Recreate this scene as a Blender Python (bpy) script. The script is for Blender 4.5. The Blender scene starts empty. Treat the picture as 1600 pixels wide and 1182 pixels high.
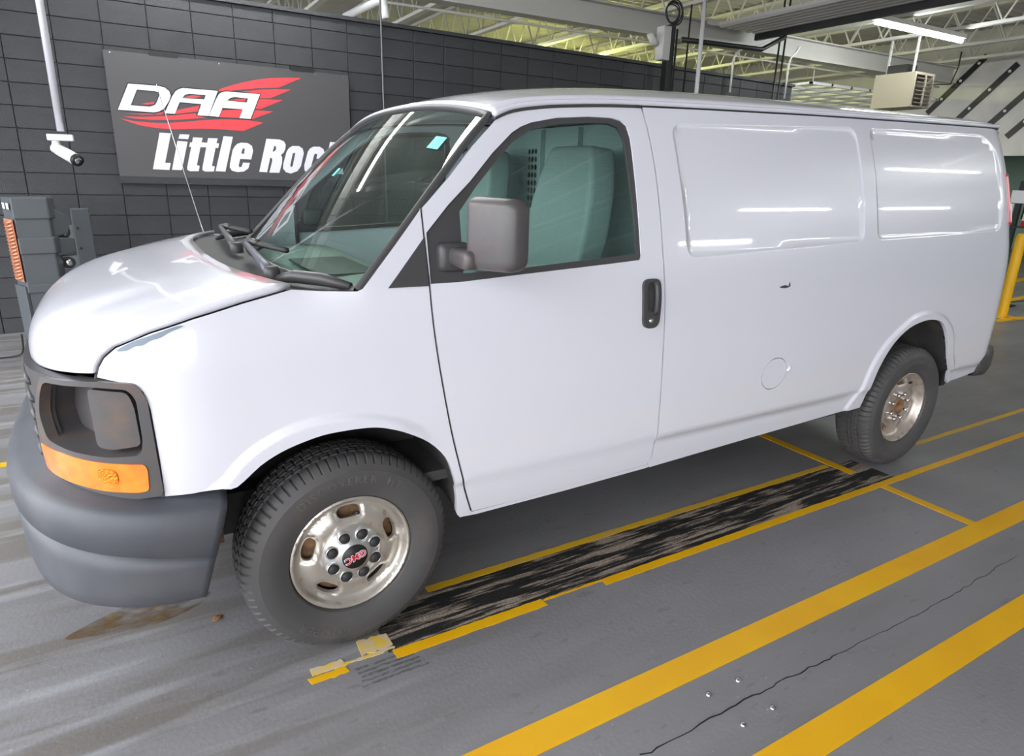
import bpy, bmesh, math, random
import numpy as np
from mathutils import Vector, Matrix
from mathutils.geometry import delaunay_2d_cdt

scene = bpy.context.scene
COL = scene.collection
rnd = random.Random(7)

# ---------------------------------------------------------------- camera
cam = bpy.data.objects.new('camera', bpy.data.cameras.new('camera'))
COL.objects.link(cam)
cam.data.sensor_width = 36.0
cam.data.lens = 1017.81 / 1600 * 36.0
cam.data.clip_start = 0.05
cam.data.clip_end = 300
_R = (0.8661948, -0.4991084, 0.0244397); _U = (0.1308577, 0.2737597, 0.9528546); _F = (0.4822684, 0.8221596, -0.3024414)
M = Matrix(((_R[0], _U[0], -_F[0], 0.0), (_R[1], _U[1], -_F[1], 0.0), (_R[2], _U[2], -_F[2], 1.70099), (0, 0, 0, 1)))
cam.matrix_world = M
scene.camera = cam

# ---------------------------------------------------------------- world, lights, exposure
world = bpy.data.worlds.new('world'); scene.world = world
world.use_nodes = True
bg = world.node_tree.nodes['Background']
bg.inputs[0].default_value = (0.93, 0.96, 1.0, 1)
bg.inputs[1].default_value = 2.5
scene.view_settings.view_transform = 'Standard'
scene.view_settings.look = 'None'
scene.view_settings.exposure = 1.25
scene.view_settings.gamma = 1.0
scene.view_settings.use_curve_mapping = False

# ---------------------------------------------------------------- materials
def new_mat(name):
    m = bpy.data.materials.new(name); m.use_nodes = True
    return m, m.node_tree, m.node_tree.nodes['Principled BSDF']

def mat(name, col, rough=0.5, metal=0.0, coat=0.0, noise=None, bump=None, spec=0.5, emit=None, estr=0.0, coat_rough=0.03):
    """noise=(scale, second colour, low, high[, stretch]); bump=(scale, strength)"""
    m, nt, p = new_mat(name)
    p.inputs['Base Color'].default_value = (*col, 1)
    p.inputs['Roughness'].default_value = rough
    p.inputs['Metallic'].default_value = metal
    p.inputs['Coat Weight'].default_value = coat
    p.inputs['Coat Roughness'].default_value = coat_rough
    p.inputs['Specular IOR Level'].default_value = spec
    if emit:
        p.inputs['Emission Color'].default_value = (*emit, 1)
        p.inputs['Emission Strength'].default_value = estr
    if noise or bump:
        tc = nt.nodes.new('ShaderNodeTexCoord')
    if noise:
        mp = nt.nodes.new('ShaderNodeMapping')
        if len(noise) > 4: mp.inputs['Scale'].default_value = noise[4]
        nz = nt.nodes.new('ShaderNodeTexNoise'); nz.inputs['Scale'].default_value = noise[0]; nz.inputs['Detail'].default_value = 6
        rp = nt.nodes.new('ShaderNodeValToRGB')
        rp.color_ramp.elements[0].position = noise[2]; rp.color_ramp.elements[1].position = noise[3]
        rp.color_ramp.elements[0].color = (*col, 1); rp.color_ramp.elements[1].color = (*noise[1], 1)
        nt.links.new(tc.outputs['Object'], mp.inputs[0]); nt.links.new(mp.outputs[0], nz.inputs['Vector'])
        nt.links.new(nz.outputs[0], rp.inputs[0]); nt.links.new(rp.outputs[0], p.inputs['Base Color'])
    if bump:
        nb = nt.nodes.new('ShaderNodeTexNoise'); nb.inputs['Scale'].default_value = bump[0]; nb.inputs['Detail'].default_value = 4
        bp = nt.nodes.new('ShaderNodeBump'); bp.inputs['Strength'].default_value = bump[1]; bp.inputs['Distance'].default_value = 0.01
        nt.links.new(tc.outputs['Object'], nb.inputs['Vector'])
        nt.links.new(nb.outputs[0], bp.inputs['Height']); nt.links.new(bp.outputs[0], p.inputs['Normal'])
    return m

def patchy(m, scale, lo, hi, stretch=(1, 1, 1)):
    """let a stain break up into the surface below it"""
    nt = m.node_tree; tc = nt.nodes.new('ShaderNodeTexCoord'); mp = nt.nodes.new('ShaderNodeMapping'); mp.inputs['Scale'].default_value = stretch
    nz = nt.nodes.new('ShaderNodeTexNoise'); nz.inputs['Scale'].default_value = scale; nz.inputs['Detail'].default_value = 8
    rp = nt.nodes.new('ShaderNodeValToRGB'); rp.color_ramp.elements[0].position = lo; rp.color_ramp.elements[1].position = hi
    nt.links.new(tc.outputs['Object'], mp.inputs[0]); nt.links.new(mp.outputs[0], nz.inputs['Vector']); nt.links.new(nz.outputs[0], rp.inputs[0])
    nt.links.new(rp.outputs[0], nt.nodes['Principled BSDF'].inputs['Alpha']); return m

def glass_mat(name, tint, ior=1.5):
    m = bpy.data.materials.new(name); m.use_nodes = True
    nt = m.node_tree; nt.nodes.clear()
    out = nt.nodes.new('ShaderNodeOutputMaterial'); mix = nt.nodes.new('ShaderNodeMixShader')
    ge = nt.nodes.new('ShaderNodeNewGeometry'); dt = nt.nodes.new('ShaderNodeVectorMath'); dt.operation = 'DOT_PRODUCT'
    nt.links.new(ge.outputs['Incoming'], dt.inputs[0]); nt.links.new(ge.outputs['Normal'], dt.inputs[1])
    def mth(op, a, b=0.0):
        x = nt.nodes.new('ShaderNodeMath'); x.operation = op
        for i, v in ((0, a), (1, b)):
            if isinstance(v, (int, float)): x.inputs[i].default_value = v
            else: nt.links.new(v, x.inputs[i])
        return x.outputs[0]
    r0 = ((ior - 1) / (ior + 1)) ** 2      # thin pane, both faces alike
    fres = mth('ADD', mth('MULTIPLY', mth('POWER', mth('SUBTRACT', 1.0, mth('ABSOLUTE', dt.outputs['Value'])), 5.0), 1 - 2 * r0), 2 * r0)
    tr = nt.nodes.new('ShaderNodeBsdfTransparent'); tr.inputs[0].default_value = (*tint, 1)
    gl = nt.nodes.new('ShaderNodeBsdfGlossy'); gl.inputs['Roughness'].default_value = 0.0
    nt.links.new(fres, mix.inputs[0]); nt.links.new(tr.outputs[0], mix.inputs[1])
    nt.links.new(gl.outputs[0], mix.inputs[2]); nt.links.new(mix.outputs[0], out.inputs[0])
    return m

WHITE = mat('van_white_paint', (0.77, 0.77, 0.845), 0.28, coat=0.9)
BLACKPL = mat('grey_black_plastic', (0.062, 0.060, 0.062), 0.42, bump=(600, .05))
BEZEL = mat('lamp_bezel_plastic', (0.085, 0.08, 0.082), 0.30, noise=(9, (0.15, 0.10, 0.075), .52, .75))
BUMPER = mat('bumper_plastic', (0.062, 0.068, 0.082), 0.45, noise=(5, (0.085, 0.088, 0.1), .4, .7), bump=(350, .08))
BUMPLOW = BUMPER   # one plastic; the lower face is darker only by how it is lit
MIRROR = mat('mirror_plastic', (0.075, 0.068, 0.07), 0.36, noise=(14, (0.10, 0.078, 0.075), .5, .7))
RUBBER = mat('black_rubber', (0.022, 0.022, 0.023), 0.6)
TYRE = mat('tyre_rubber', (0.066, 0.064, 0.066), 0.58, noise=(6, (0.085, 0.078, 0.075), .45, .7))
TYRETXT = mat('tyre_lettering', (0.10, 0.092, 0.088), 0.6)
STEEL = mat('wheel_silver', (0.62, 0.58, 0.53), 0.36, metal=0.75, noise=(28, (0.34, 0.25, 0.18), .60, .80))
STEELR = mat('wheel_silver_dull', (0.58, 0.52, 0.47), 0.42, metal=0.7, noise=(22, (0.30, 0.19, 0.12), .52, .78))
RUST = mat('rusty_steel', (0.30, 0.16, 0.07), 0.7, noise=(30, (0.12, 0.06, 0.035), .4, .7))
CAPSIL = mat('hub_cap_silver', (0.68, 0.68, 0.68), 0.28, metal=0.8)
DARK = mat('black_undercoat', (0.03, 0.03, 0.031), 0.7)
LINER = mat('wheel_liner_grey', (0.05, 0.048, 0.046), 0.7, noise=(7, (0.10, 0.09, 0.08), .5, .75))
RED = mat('emblem_red', (0.72, 0.03, 0.05), 0.4)
GLASS = glass_mat('tinted_green_glass', (0.60, 0.78, 0.74))
WGLASS = glass_mat('windshield_glass', (0.72, 0.88, 0.82), 1.5)
AMBER = mat('amber_lens', (0.95, 0.20, 0.012), 0.12, coat=0.6, noise=(18, (1.0, 0.27, 0.02), .4, .65))
AMBERH = mat('amber_reflector', (0.95, 0.24, 0.012), 0.18, metal=0.6, bump=(160, .8))
TAILRED = mat('tail_lamp_red', (0.55, 0.015, 0.03), 0.12, coat=0.8)
LAMPW = mat('tail_lamp_clear', (0.8, 0.72, 0.74), 0.15, coat=0.8)
SEAT = mat('seat_grey_fabric', (0.27, 0.29, 0.29), 0.75, bump=(220, .2))
DASH = mat('dash_grey_vinyl', (0.33, 0.36, 0.34), 0.55)
PARTITION = mat('partition_grey_steel', (0.46, 0.50, 0.50), 0.45)
CYAN = mat('cyan_sticker', (0.10, 0.62, 0.58), 0.5)
CHROME = mat('chrome', (0.75, 0.75, 0.77), 0.12, metal=1.0)

BLOCK = mat('charcoal_painted_block', (0.030, 0.030, 0.034), 0.50, noise=(3, (0.042, 0.042, 0.047), .35, .7), bump=(120, .55))
BLOCKR = BLOCK
MORTAR = BLOCK   # joints carry the same paint; they darken by their depth
SIGNB = mat('sign_grey_board', (0.085, 0.080, 0.084), 0.42)
SIGNW = mat('sign_white', (0.86, 0.84, 0.92), 0.4)
SIGNR = mat('sign_red', (0.86, 0.065, 0.08), 0.4)
SIGNK = mat('sign_outline_dark', (0.022, 0.02, 0.022), 0.45)
YEL = mat('yellow_floor_paint', (0.86, 0.47, 0.002), 0.45, noise=(2.2, (0.80, 0.40, 0.002), .4, .7))
YELW = mat('worn_yellow_paint', (0.74, 0.44, 0.02), 0.5, noise=(9, (0.50, 0.38, 0.18), .50, .72, (.5, 3, 1)))
PALE = mat('pale_worn_paint', (0.62, 0.50, 0.32), 0.6, noise=(25, (0.75, 0.50, 0.06), .45, .6))
BEIGE = mat('heater_beige', (0.36, 0.32, 0.25), 0.5)
STEELW = mat('ceiling_white_paint', (0.60, 0.585, 0.55), 0.55)
STEELG = mat('girder_grey_paint', (0.50, 0.485, 0.46), 0.55)
DECK = mat('roof_deck_paint', (0.52, 0.50, 0.46), 0.6)
PIPEW = mat('white_pipe', (0.75, 0.75, 0.76), 0.35)
BLACK = mat('black_paint', (0.012, 0.012, 0.013), 0.45)
MACH = mat('machine_dark_grey', (0.092, 0.101, 0.111), 0.42)
MACHL = MACH
COPPER = mat('orange_grille', (0.62, 0.26, 0.15), 0.35, metal=0.3)
GREENW = mat('green_room_wall', (0.16, 0.24, 0.18), 0.7)
WALLW = mat('white_panel_wall', (0.62, 0.60, 0.58), 0.6, noise=(2, (0.52, 0.50, 0.48), .4, .7))
EXTRED = mat('extinguisher_red', (0.6, 0.02, 0.025), 0.3, coat=0.3)
LEAF = mat('dry_leaf', (0.30, 0.14, 0.06), 0.7)
TUBE = mat('lit_tube', (1, 1, 1), 0.5, emit=(0.93, 1.0, 0.98), estr=34.0)
TUBEY = mat('lit_tube_yellow', (1, 1, 0.6), 0.5, emit=(0.95, 1.0, 0.30), estr=60.0)

def floor_mat():
    m, nt, p = new_mat('grey_painted_floor')
    N = nt.nodes.new; L = nt.links.new
    tc = N('ShaderNodeTexCoord')
    def noise(scale, stretch=(1, 1, 1), detail=6, loc=(0, 0, 0)):
        mp = N('ShaderNodeMapping'); mp.inputs['Scale'].default_value = stretch; mp.inputs['Location'].default_value = loc
        nz = N('ShaderNodeTexNoise'); nz.inputs['Scale'].default_value = scale; nz.inputs['Detail'].default_value = detail
        L(tc.outputs['Object'], mp.inputs[0]); L(mp.outputs[0], nz.inputs['Vector']); return nz.outputs[0]
    def ramp(src, a, b, ca=(0, 0, 0, 1), cb=(1, 1, 1, 1)):
        r = N('ShaderNodeValToRGB'); r.color_ramp.elements[0].position = a; r.color_ramp.elements[1].position = b
        r.color_ramp.elements[0].color = ca; r.color_ramp.elements[1].color = cb; L(src, r.inputs[0]); return r.outputs[0]
    def mixc(fac, a, b):
        x = N('ShaderNodeMix'); x.data_type = 'RGBA'
        if fac is not None: L(fac, x.inputs[0])
        for s, v in ((6, a), (7, b)):
            if isinstance(v, tuple): x.inputs[s].default_value = v
            else: L(v, x.inputs[s])
        return x.outputs[2]
    def math_(op, a, b):
        x = N('ShaderNodeMath'); x.operation = op
        for i, v in ((0, a), (1, b)):
            if isinstance(v, (int, float)): x.inputs[i].default_value = v
            else: L(v, x.inputs[i])
        return x.outputs[0]
    base = ramp(noise(1.1, (.5, 1, 1)), .3, .7, (0.200, 0.196, 0.206, 1), (0.275, 0.269, 0.282, 1))
    # grimy wear where tyres have run: streaks that follow the lane, in front of and under the van
    sep = N('ShaderNodeSeparateXYZ'); L(tc.outputs['Object'], sep.inputs[0])
    x, y = sep.outputs[0], sep.outputs[1]
    ymask = math_('MULTIPLY', ramp(y, 0, 1), 1.0)
    mr = N('ShaderNodeMapRange'); L(x, mr.inputs[0]); mr.inputs[1].default_value = 1.6; mr.inputs[2].default_value = -.1; mr.inputs[3].default_value = 0; mr.inputs[4].default_value = 1
    my = N('ShaderNodeMapRange'); L(y, my.inputs[0]); my.inputs[1].default_value = 1.15; my.inputs[2].default_value = 1.8; my.inputs[3].default_value = 0; my.inputs[4].default_value = 1
    zone = math_('MULTIPLY', mr.outputs[0], my.outputs[0])
    st = ramp(noise(2.4, (.33, 2.6, 1), 12), .46, .56)
    fac = math_('MULTIPLY', math_('MULTIPLY', st, zone), .9)
    c = mixc(fac, base, (0.17, 0.155, 0.142, 1))
    st2 = ramp(noise(3.1, (.4, 3.5, 1), 8, (3, 7, 0)), .55, .68)
    c = mixc(math_('MULTIPLY', math_('MULTIPLY', st2, zone), .55), c, (0.40, 0.40, 0.43, 1))
    # fine dark scuffs
    dk = ramp(noise(1.7, (.45, 2.2, 1), 9, (5, 1, 0)), .50, .72)
    c = mixc(math_('MULTIPLY', dk, .40), c, (0.15, 0.142, 0.138, 1))
    fl = ramp(noise(70, (1, 1, 1), 3, (4, 4, 0)), .70, .74)
    c = mixc(math_('MULTIPLY', fl, .5), c, (0.52, 0.52, 0.54, 1))
    sc = ramp(noise(26, (.35, 1, 1), 4, (1, 2, 0)), .63, .70)
    c = mixc(math_('MULTIPLY', sc, .45), c, (0.14, 0.13, 0.125, 1))
    L(c, p.inputs['Base Color'])
    rr = ramp(noise(3.0, (.6, 1, 1)), .3, .75, (0.30, 0.30, 0.30, 1), (0.52, 0.52, 0.52, 1)); L(rr, p.inputs['Roughness'])
    bp = N('ShaderNodeBump'); bp.inputs['Strength'].default_value = .12; bp.inputs['Distance'].default_value = .01
    L(noise(60), bp.inputs['Height']); L(bp.outputs[0], p.inputs['Normal'])
    return m
FLOOR = floor_mat()

def tar_mat():
    m, nt, p = new_mat('black_grit_strip')
    N = nt.nodes.new; L = nt.links.new
    tc = N('ShaderNodeTexCoord')
    mp = N('ShaderNodeMapping'); mp.inputs['Scale'].default_value = (.55, 7.5, 1)
    nz = N('ShaderNodeTexNoise'); nz.inputs['Scale'].default_value = 3.6; nz.inputs['Detail'].default_value = 9; nz.inputs['Roughness'].default_value = .68
    rp = N('ShaderNodeValToRGB'); e = rp.color_ramp.elements
    e[0].position = .50; e[0].color = (0.022, 0.021, 0.021, 1); e[1].position = .57; e[1].color = (0.42, 0.35, 0.29, 1)
    L(tc.outputs['Object'], mp.inputs[0]); L(mp.outputs[0], nz.inputs['Vector']); L(nz.outputs[0], rp.inputs[0])
    n2 = N('ShaderNodeTexNoise'); n2.inputs['Scale'].default_value = 150; n2.inputs['Detail'].default_value = 3
    L(tc.outputs['Object'], n2.inputs['Vector'])
    mx = N('ShaderNodeMix'); mx.data_type = 'RGBA'; mx.blend_type = 'MULTIPLY'; mx.inputs[0].default_value = .8
    r2 = N('ShaderNodeValToRGB'); r2.color_ramp.elements[0].position = .35; r2.color_ramp.elements[1].position = .7
    r2.color_ramp.elements[0].color = (.35, .35, .35, 1); r2.color_ramp.elements[1].color = (1.3, 1.25, 1.2, 1)
    L(n2.outputs[0], r2.inputs[0]); L(rp.outputs[0], mx.inputs[6]); L(r2.outputs[0], mx.inputs[7])
    L(mx.outputs[2], p.inputs['Base Color']); p.inputs['Roughness'].default_value = .6
    bp = N('ShaderNodeBump'); bp.inputs['Strength'].default_value = .5; bp.inputs['Distance'].default_value = .01
    L(n2.outputs[0], bp.inputs['Height']); L(bp.outputs[0], p.inputs['Normal'])
    return m
TAR = tar_mat()

# ---------------------------------------------------------------- mesh helpers
def link(name, me, m, parent=None, loc=None, rot=None):
    o = bpy.data.objects.new(name, me); COL.objects.link(o)
    if m is not None and me is not None and len(me.materials) == 0: me.materials.append(m)
    if parent is not None: o.parent = parent
    if loc is not None: o.location = loc
    if rot is not None: o.rotation_euler = rot
    return o

def mesh(name, v, f, m, parent=None, smooth=False, loc=None, rot=None):
    me = bpy.data.meshes.new(name); me.from_pydata([tuple(map(float, p)) for p in v], [], [tuple(map(int, q)) for q in f]); me.update()
    if smooth: me.shade_smooth()
    return link(name, me, m, parent, loc, rot)

class MB:
    """collects simple solids; build() links them as ONE mesh object"""
    def __init__(s): s.v = []; s.f = []
    def add(s, v, f):
        b = len(s.v); s.v += [tuple(map(float, p)) for p in v]; s.f += [tuple(int(i) + b for i in q) for q in f]; return s
    def box(s, x0, x1, y0, y1, z0, z1):
        return s.add([(x0, y0, z0), (x1, y0, z0), (x1, y1, z0), (x0, y1, z0), (x0, y0, z1), (x1, y0, z1), (x1, y1, z1), (x0, y1, z1)],
                     [(0, 3, 2, 1), (4, 5, 6, 7), (0, 1, 5, 4), (1, 2, 6, 5), (2, 3, 7, 6), (3, 0, 4, 7)])
    def bar(s, a, b, w, h=None, up=(0, 0, 1)):
        a = Vector(a); b = Vector(b); h = h or w; d = (b - a).normalized(); u = Vector(up)
        if abs(d.dot(u)) > .99: u = Vector((1, 0, 0))
        r = d.cross(u).normalized() * (w / 2); u = r.cross(d).normalized() * (h / 2)
        v = [a - r - u, a + r - u, a + r + u, a - r + u, b - r - u, b + r - u, b + r + u, b - r + u]
        return s.add(v, [(0, 1, 2, 3), (4, 7, 6, 5), (0, 4, 5, 1), (1, 5, 6, 2), (2, 6, 7, 3), (3, 7, 4, 0)])
    def tube(s, pts, r, n=8, cap=True):
        pts = [Vector(p) for p in pts]; rings = []; prev = None
        for i, p in enumerate(pts):
            d = (pts[min(i + 1, len(pts) - 1)] - pts[max(i - 1, 0)]).normalized()
            if prev is None:
                u = Vector((0, 0, 1)) if abs(d.z) < .9 else Vector((1, 0, 0))
            else: u = prev
            u = (u - d * u.dot(d)).normalized(); prev = u; w = d.cross(u)
            rr = r[i] if isinstance(r, (list, tuple)) else r
            rings.append([p + (u * math.cos(2 * math.pi * k / n) + w * math.sin(2 * math.pi * k / n)) * rr for k in range(n)])
        v = [q for g in rings for q in g]; f = []
        for i in range(len(rings) - 1):
            for k in range(n):
                f.append((i * n + k, i * n + (k + 1) % n, (i + 1) * n + (k + 1) % n, (i + 1) * n + k))
        if cap: f.append(tuple(range(n))[::-1]); f.append(tuple((len(rings) - 1) * n + k for k in range(n)))
        return s.add(v, f)
    def lathe(s, prof, n=32, axis='y', c=(0, 0, 0)):
        v = []; f = []; m = len(prof)
        for k in range(n):
            a = 2 * math.pi * k / n
            for r, h in prof:
                p = {'y': (r * math.cos(a), h, r * math.sin(a)), 'z': (r * math.cos(a), r * math.sin(a), h), 'x': (h, r * math.cos(a), r * math.sin(a))}[axis]
                v.append((p[0] + c[0], p[1] + c[1], p[2] + c[2]))
        for k in range(n):
            k2 = (k + 1) % n
            for j in range(m - 1): f.append((k * m + j, k * m + j + 1, k2 * m + j + 1, k2 * m + j))
        return s.add(v, f)
    def build(s, name, m, parent=None, smooth=False, loc=None, rot=None, bevel=0, seg=2):
        o = mesh(name, s.v, s.f, m, parent, smooth, loc, rot)
        fix(o.data)
        if bevel:
            b = o.modifiers.new('bevel', 'BEVEL'); b.width = bevel; b.segments = seg; b.limit_method = 'ANGLE'; b.angle_limit = .6
            o.data.shade_smooth() if smooth else None
        return o

def fix(me):
    bm = bmesh.new(); bm.from_mesh(me); bmesh.ops.recalc_face_normals(bm, faces=bm.faces); bm.to_mesh(me); bm.free(); me.update()

def smooth_angle(o, ang=.6):
    me = o.data; me.shade_smooth()
    bm = bmesh.new(); bm.from_mesh(me)
    for e in bm.edges:
        if len(e.link_faces) == 2 and e.calc_face_angle(0) > ang: e.smooth = False
    bm.to_mesh(me); bm.free(); return o

def empty(name, loc=(0, 0, 0), rot=(0, 0, 0), parent=None):
    o = bpy.data.objects.new(name, None); COL.objects.link(o); o.location = loc; o.rotation_euler = rot
    o.empty_display_size = .1
    if parent is not None: o.parent = parent
    return o

def tag(o, label=None, cat=None, group=None, kind=None):
    if label: o['label'] = label
    if cat: o['category'] = cat
    if group: o['group'] = group
    if kind: o['kind'] = kind
    return o

def inpoly(P, poly):
    x, y = P[:, 0], P[:, 1]; r = np.zeros(len(P), bool); n = len(poly)
    for i in range(n):
        x1, y1 = poly[i]; x2, y2 = poly[(i + 1) % n]
        if y1 == y2: continue
        c = ((y1 > y) != (y2 > y)) & (x < (x2 - x1) * (y - y1) / (y2 - y1) + x1); r ^= c
    return r

def sdf(P, poly, closed=True):
    """signed distance to a polygon, negative inside"""
    d = np.full(len(P), 9e9); n = len(poly)
    for i in range(n if closed else n - 1):
        a = np.array(poly[i], float); b = np.array(poly[(i + 1) % n], float); ab = b - a
        t = np.clip(((P - a) @ ab) / max(ab @ ab, 1e-12), 0, 1)
        d = np.minimum(d, np.linalg.norm(P - (a + t[:, None] * ab), axis=1))
    return np.where(inpoly(P, poly), -d, d) if closed else d

def dens(poly, s, closed=True):
    out = []; n = len(poly)
    for i in range(n if closed else n - 1):
        a = np.array(poly[i], float); b = np.array(poly[(i + 1) % n], float); k = max(1, int(math.ceil(np.linalg.norm(b - a) / s)))
        for j in range(k): out.append(tuple(a + (b - a) * j / k))
    if not closed: out.append(tuple(poly[-1]))
    return out

def spline(pts, n=6, closed=False):
    """Catmull-Rom through points"""
    P = [np.array(p, float) for p in pts]; out = []; m = len(P)
    for i in range(m if closed else m - 1):
        p1, p2 = P[i], P[(i + 1) % m]
        p0 = P[i - 1] if (i > 0 or closed) else p1; p3 = P[(i + 2) % m] if (i + 2 < m or closed) else p2
        for j in range(n):
            t = j / n
            out.append(tuple(.5 * ((2 * p1) + (-p0 + p2) * t + (2 * p0 - 5 * p1 + 4 * p2 - p3) * t * t + (-p0 + 3 * p1 - 3 * p2 + p3) * t ** 3)))
    if not closed: out.append(tuple(P[-1]))
    return out

def rounded(poly, r, n=5):
    """round the corners of a polygon"""
    out = []; m = len(poly)
    for i in range(m):
        p = np.array(poly[i], float); a = np.array(poly[i - 1], float); b = np.array(poly[(i + 1) % m], float)
        la = np.linalg.norm(a - p); lb = np.linalg.norm(b - p); q = min(r, la * .45, lb * .45)
        s = p + (a - p) / la * q; e = p + (b - p) / lb * q
        for j in range(n + 1):
            t = j / n; out.append(tuple((1 - t) ** 2 * s + 2 * t * (1 - t) * p + t * t * e))
    return out

def panel(name, outline, lift, m, parent, spacing=.03, holes=(), feats=(), depth=.018, mirror=False, ref=(1.5, 0, 1.0), edge=None, smooth=True):
    """sheet trimmed to a polygon in (u,v), lifted to 3-D by lift(u,v), with its edges turned in by depth"""
    edge = edge or spacing
    loops = [dens(outline, edge)] + [dens(h, edge) for h in holes]
    pts = [p for l in loops for p in l]; edges = []; b = 0
    for l in loops:
        edges += [(b + i, b + (i + 1) % len(l)) for i in range(len(l))]; b += len(l)
    A = np.array(outline); u0, v0 = A.min(0); u1, v1 = A.max(0)
    gu, gv = np.meshgrid(np.arange(u0 + spacing / 2, u1, spacing), np.arange(v0 + spacing / 2, v1, spacing))
    G = np.stack([gu.ravel(), gv.ravel()], 1)
    if len(feats): G = np.concatenate([G, np.array(feats)])
    keep = inpoly(G, outline)
    for h in holes: keep &= ~inpoly(G, h)
    G = G[keep]
    if len(G): G = G[np.unique(np.round(G / .0045).astype(int), axis=0, return_index=True)[1]]
    if len(G):
        d = np.full(len(G), 9e9)
        for l in loops:
            LA = np.array(l)
            for s in range(0, len(G), 4000): d[s:s + 4000] = np.minimum(d[s:s + 4000], np.sqrt(((G[s:s + 4000, None, :] - LA[None]) ** 2).sum(2)).min(1))
        G = G[d > .35 * min(spacing, edge)]
    allp = [Vector(p) for p in pts] + [Vector(p) for p in G.tolist()]
    ov, oe, of, orig, _, _ = delaunay_2d_cdt(allp, edges, [], 0, 1e-5)
    ov = np.array([tuple(p) for p in ov])
    T = np.array([tuple(t) for t in of if len(t) == 3]); cen = ov[T].mean(1)
    k = inpoly(cen, outline)
    for h in holes: k &= ~inpoly(cen, h)
    T = T[k]
    P = np.array(lift(ov[:, 0], ov[:, 1])); e = 1e-3
    du = np.array(lift(ov[:, 0] + e, ov[:, 1])) - np.array(lift(ov[:, 0] - e, ov[:, 1]))
    dv = np.array(lift(ov[:, 0], ov[:, 1] + e)) - np.array(lift(ov[:, 0], ov[:, 1] - e))
    nrm = np.cross(du, dv); nrm /= np.maximum(np.linalg.norm(nrm, axis=1), 1e-12)[:, None]
    sg = np.sign(((P - np.array(ref)) * nrm).sum(1).mean()); nrm *= sg
    c3 = P[T]; fn = np.cross(c3[:, 1] - c3[:, 0], c3[:, 2] - c3[:, 0])
    fl = (fn * nrm[T[:, 0]]).sum(1) < 0; T[fl] = T[fl][:, ::-1]
    idx = {}
    for i, l in enumerate(orig):
        for j in l: idx[j] = i
    V = P.tolist(); Fc = [tuple(t) for t in T]; NR = nrm.tolist()
    if depth:
        b = 0
        for l in loops:
            ids = [idx[b + i] for i in range(len(l))]; b += len(l)
            t0 = len(V)
            for i in ids: V.append(tuple(P[i])); NR.append((0, 0, 0))
            t1 = len(V)
            for i in ids: V.append(tuple(P[i] - nrm[i] * depth)); NR.append((0, 0, 0))
            n = len(ids)
            for i in range(n): Fc.append((t0 + i, t0 + (i + 1) % n, t1 + (i + 1) % n, t1 + i))
    def emit(sgn):
        me = bpy.data.meshes.new(name)
        me.from_pydata([(p[0], p[1] * sgn, p[2]) for p in V], [], [tuple(int(i) for i in (q if sgn > 0 else q[::-1])) for q in Fc]); me.update()
        if smooth:
            me.shade_smooth()
            me.normals_split_custom_set_from_vertices([(q[0], q[1] * sgn, q[2]) for q in NR])
        return link(name, me, m, parent)
    o = emit(1)
    return (o, emit(-1)) if mirror else o

def grid_mesh(name, G, m, parent=None, smooth=True, flip=False, thick=0):
    """G[i][j] -> xyz"""
    G = np.array(G); a, b, _ = G.shape; f = []
    for i in range(a - 1):
        for j in range(b - 1):
            q = (i * b + j, (i + 1) * b + j, (i + 1) * b + j + 1, i * b + j + 1); f.append(q[::-1] if flip else q)
    o = mesh(name, G.reshape(-1, 3), f, m, parent, smooth)
    if thick:
        s = o.modifiers.new('thickness', 'SOLIDIFY'); s.thickness = thick; s.offset = -1
    return o

def text_mesh(txt, size, depth=.002, spacing=1.0, bold=0.0):
    cu = bpy.data.curves.new('txt', 'FONT'); cu.body = txt; cu.size = size; cu.extrude = depth; cu.align_x = 'CENTER'; cu.align_y = 'CENTER'
    cu.space_character = spacing; cu.offset = bold; cu.resolution_u = 3
    o = bpy.data.objects.new('txt', cu); COL.objects.link(o)
    dg = bpy.context.evaluated_depsgraph_get(); me = bpy.data.meshes.new_from_object(o.evaluated_get(dg))
    v = [tuple(p.co) for p in me.vertices]; f = [tuple(p.vertices) for p in me.polygons]
    bpy.data.objects.remove(o); bpy.data.curves.remove(cu); bpy.data.meshes.remove(me)
    return v, f
# ================================================================ SETTING
# ---- floor
floor = MB().box(-26, 32, -22, 22, -.12, 0).build('floor', FLOOR); tag(floor, kind='structure')
def paint(name, poly, m, z=.002, parent=None):
    n = len(poly); v = [(x, y, -.003) for x, y in poly] + [(x, y, z) for x, y in poly]
    f = [tuple(range(n, 2 * n))] + [(i, (i + 1) % n, n + (i + 1) % n, n + i) for i in range(n)]
    o = mesh(name, v, f, m, parent or floor); fix(o.data); return o
def rect(x0, x1, y0, y1): return [(x0, y0), (x1, y0), (x1, y1), (x0, y1)]
def ragged(x0, x1, y0, y1, step=.03, amp=.006, ends=.02):
    xs = np.arange(x0, x1, step).tolist() + [x1]
    lo = [(x + rnd.uniform(-1, 1) * step * .3, y0 + rnd.uniform(-amp, amp)) for x in xs]; hi = [(x + rnd.uniform(-1, 1) * step * .3, y1 + rnd.uniform(-amp, amp)) for x in xs]
    return lo + hi[::-1]
tag(paint('floor_line', rect(-6, 20.9, 1.283, 1.392), YEL), 'broad yellow floor stripe beside the van')
tag(paint('floor_line', rect(-6, 20.9, .853, .963), YEL), 'broad yellow floor stripe farthest from the van')
paint('floor_line', ragged(.905, 3.585, 2.186, 2.226, amp=.002), YELW)
paint('floor_line', ragged(4.45, 14, 2.135, 2.17, amp=.002), YELW)
paint('floor_line', ragged(1.60, 14, 1.872, 1.915, amp=.0015), YEL)
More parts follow.
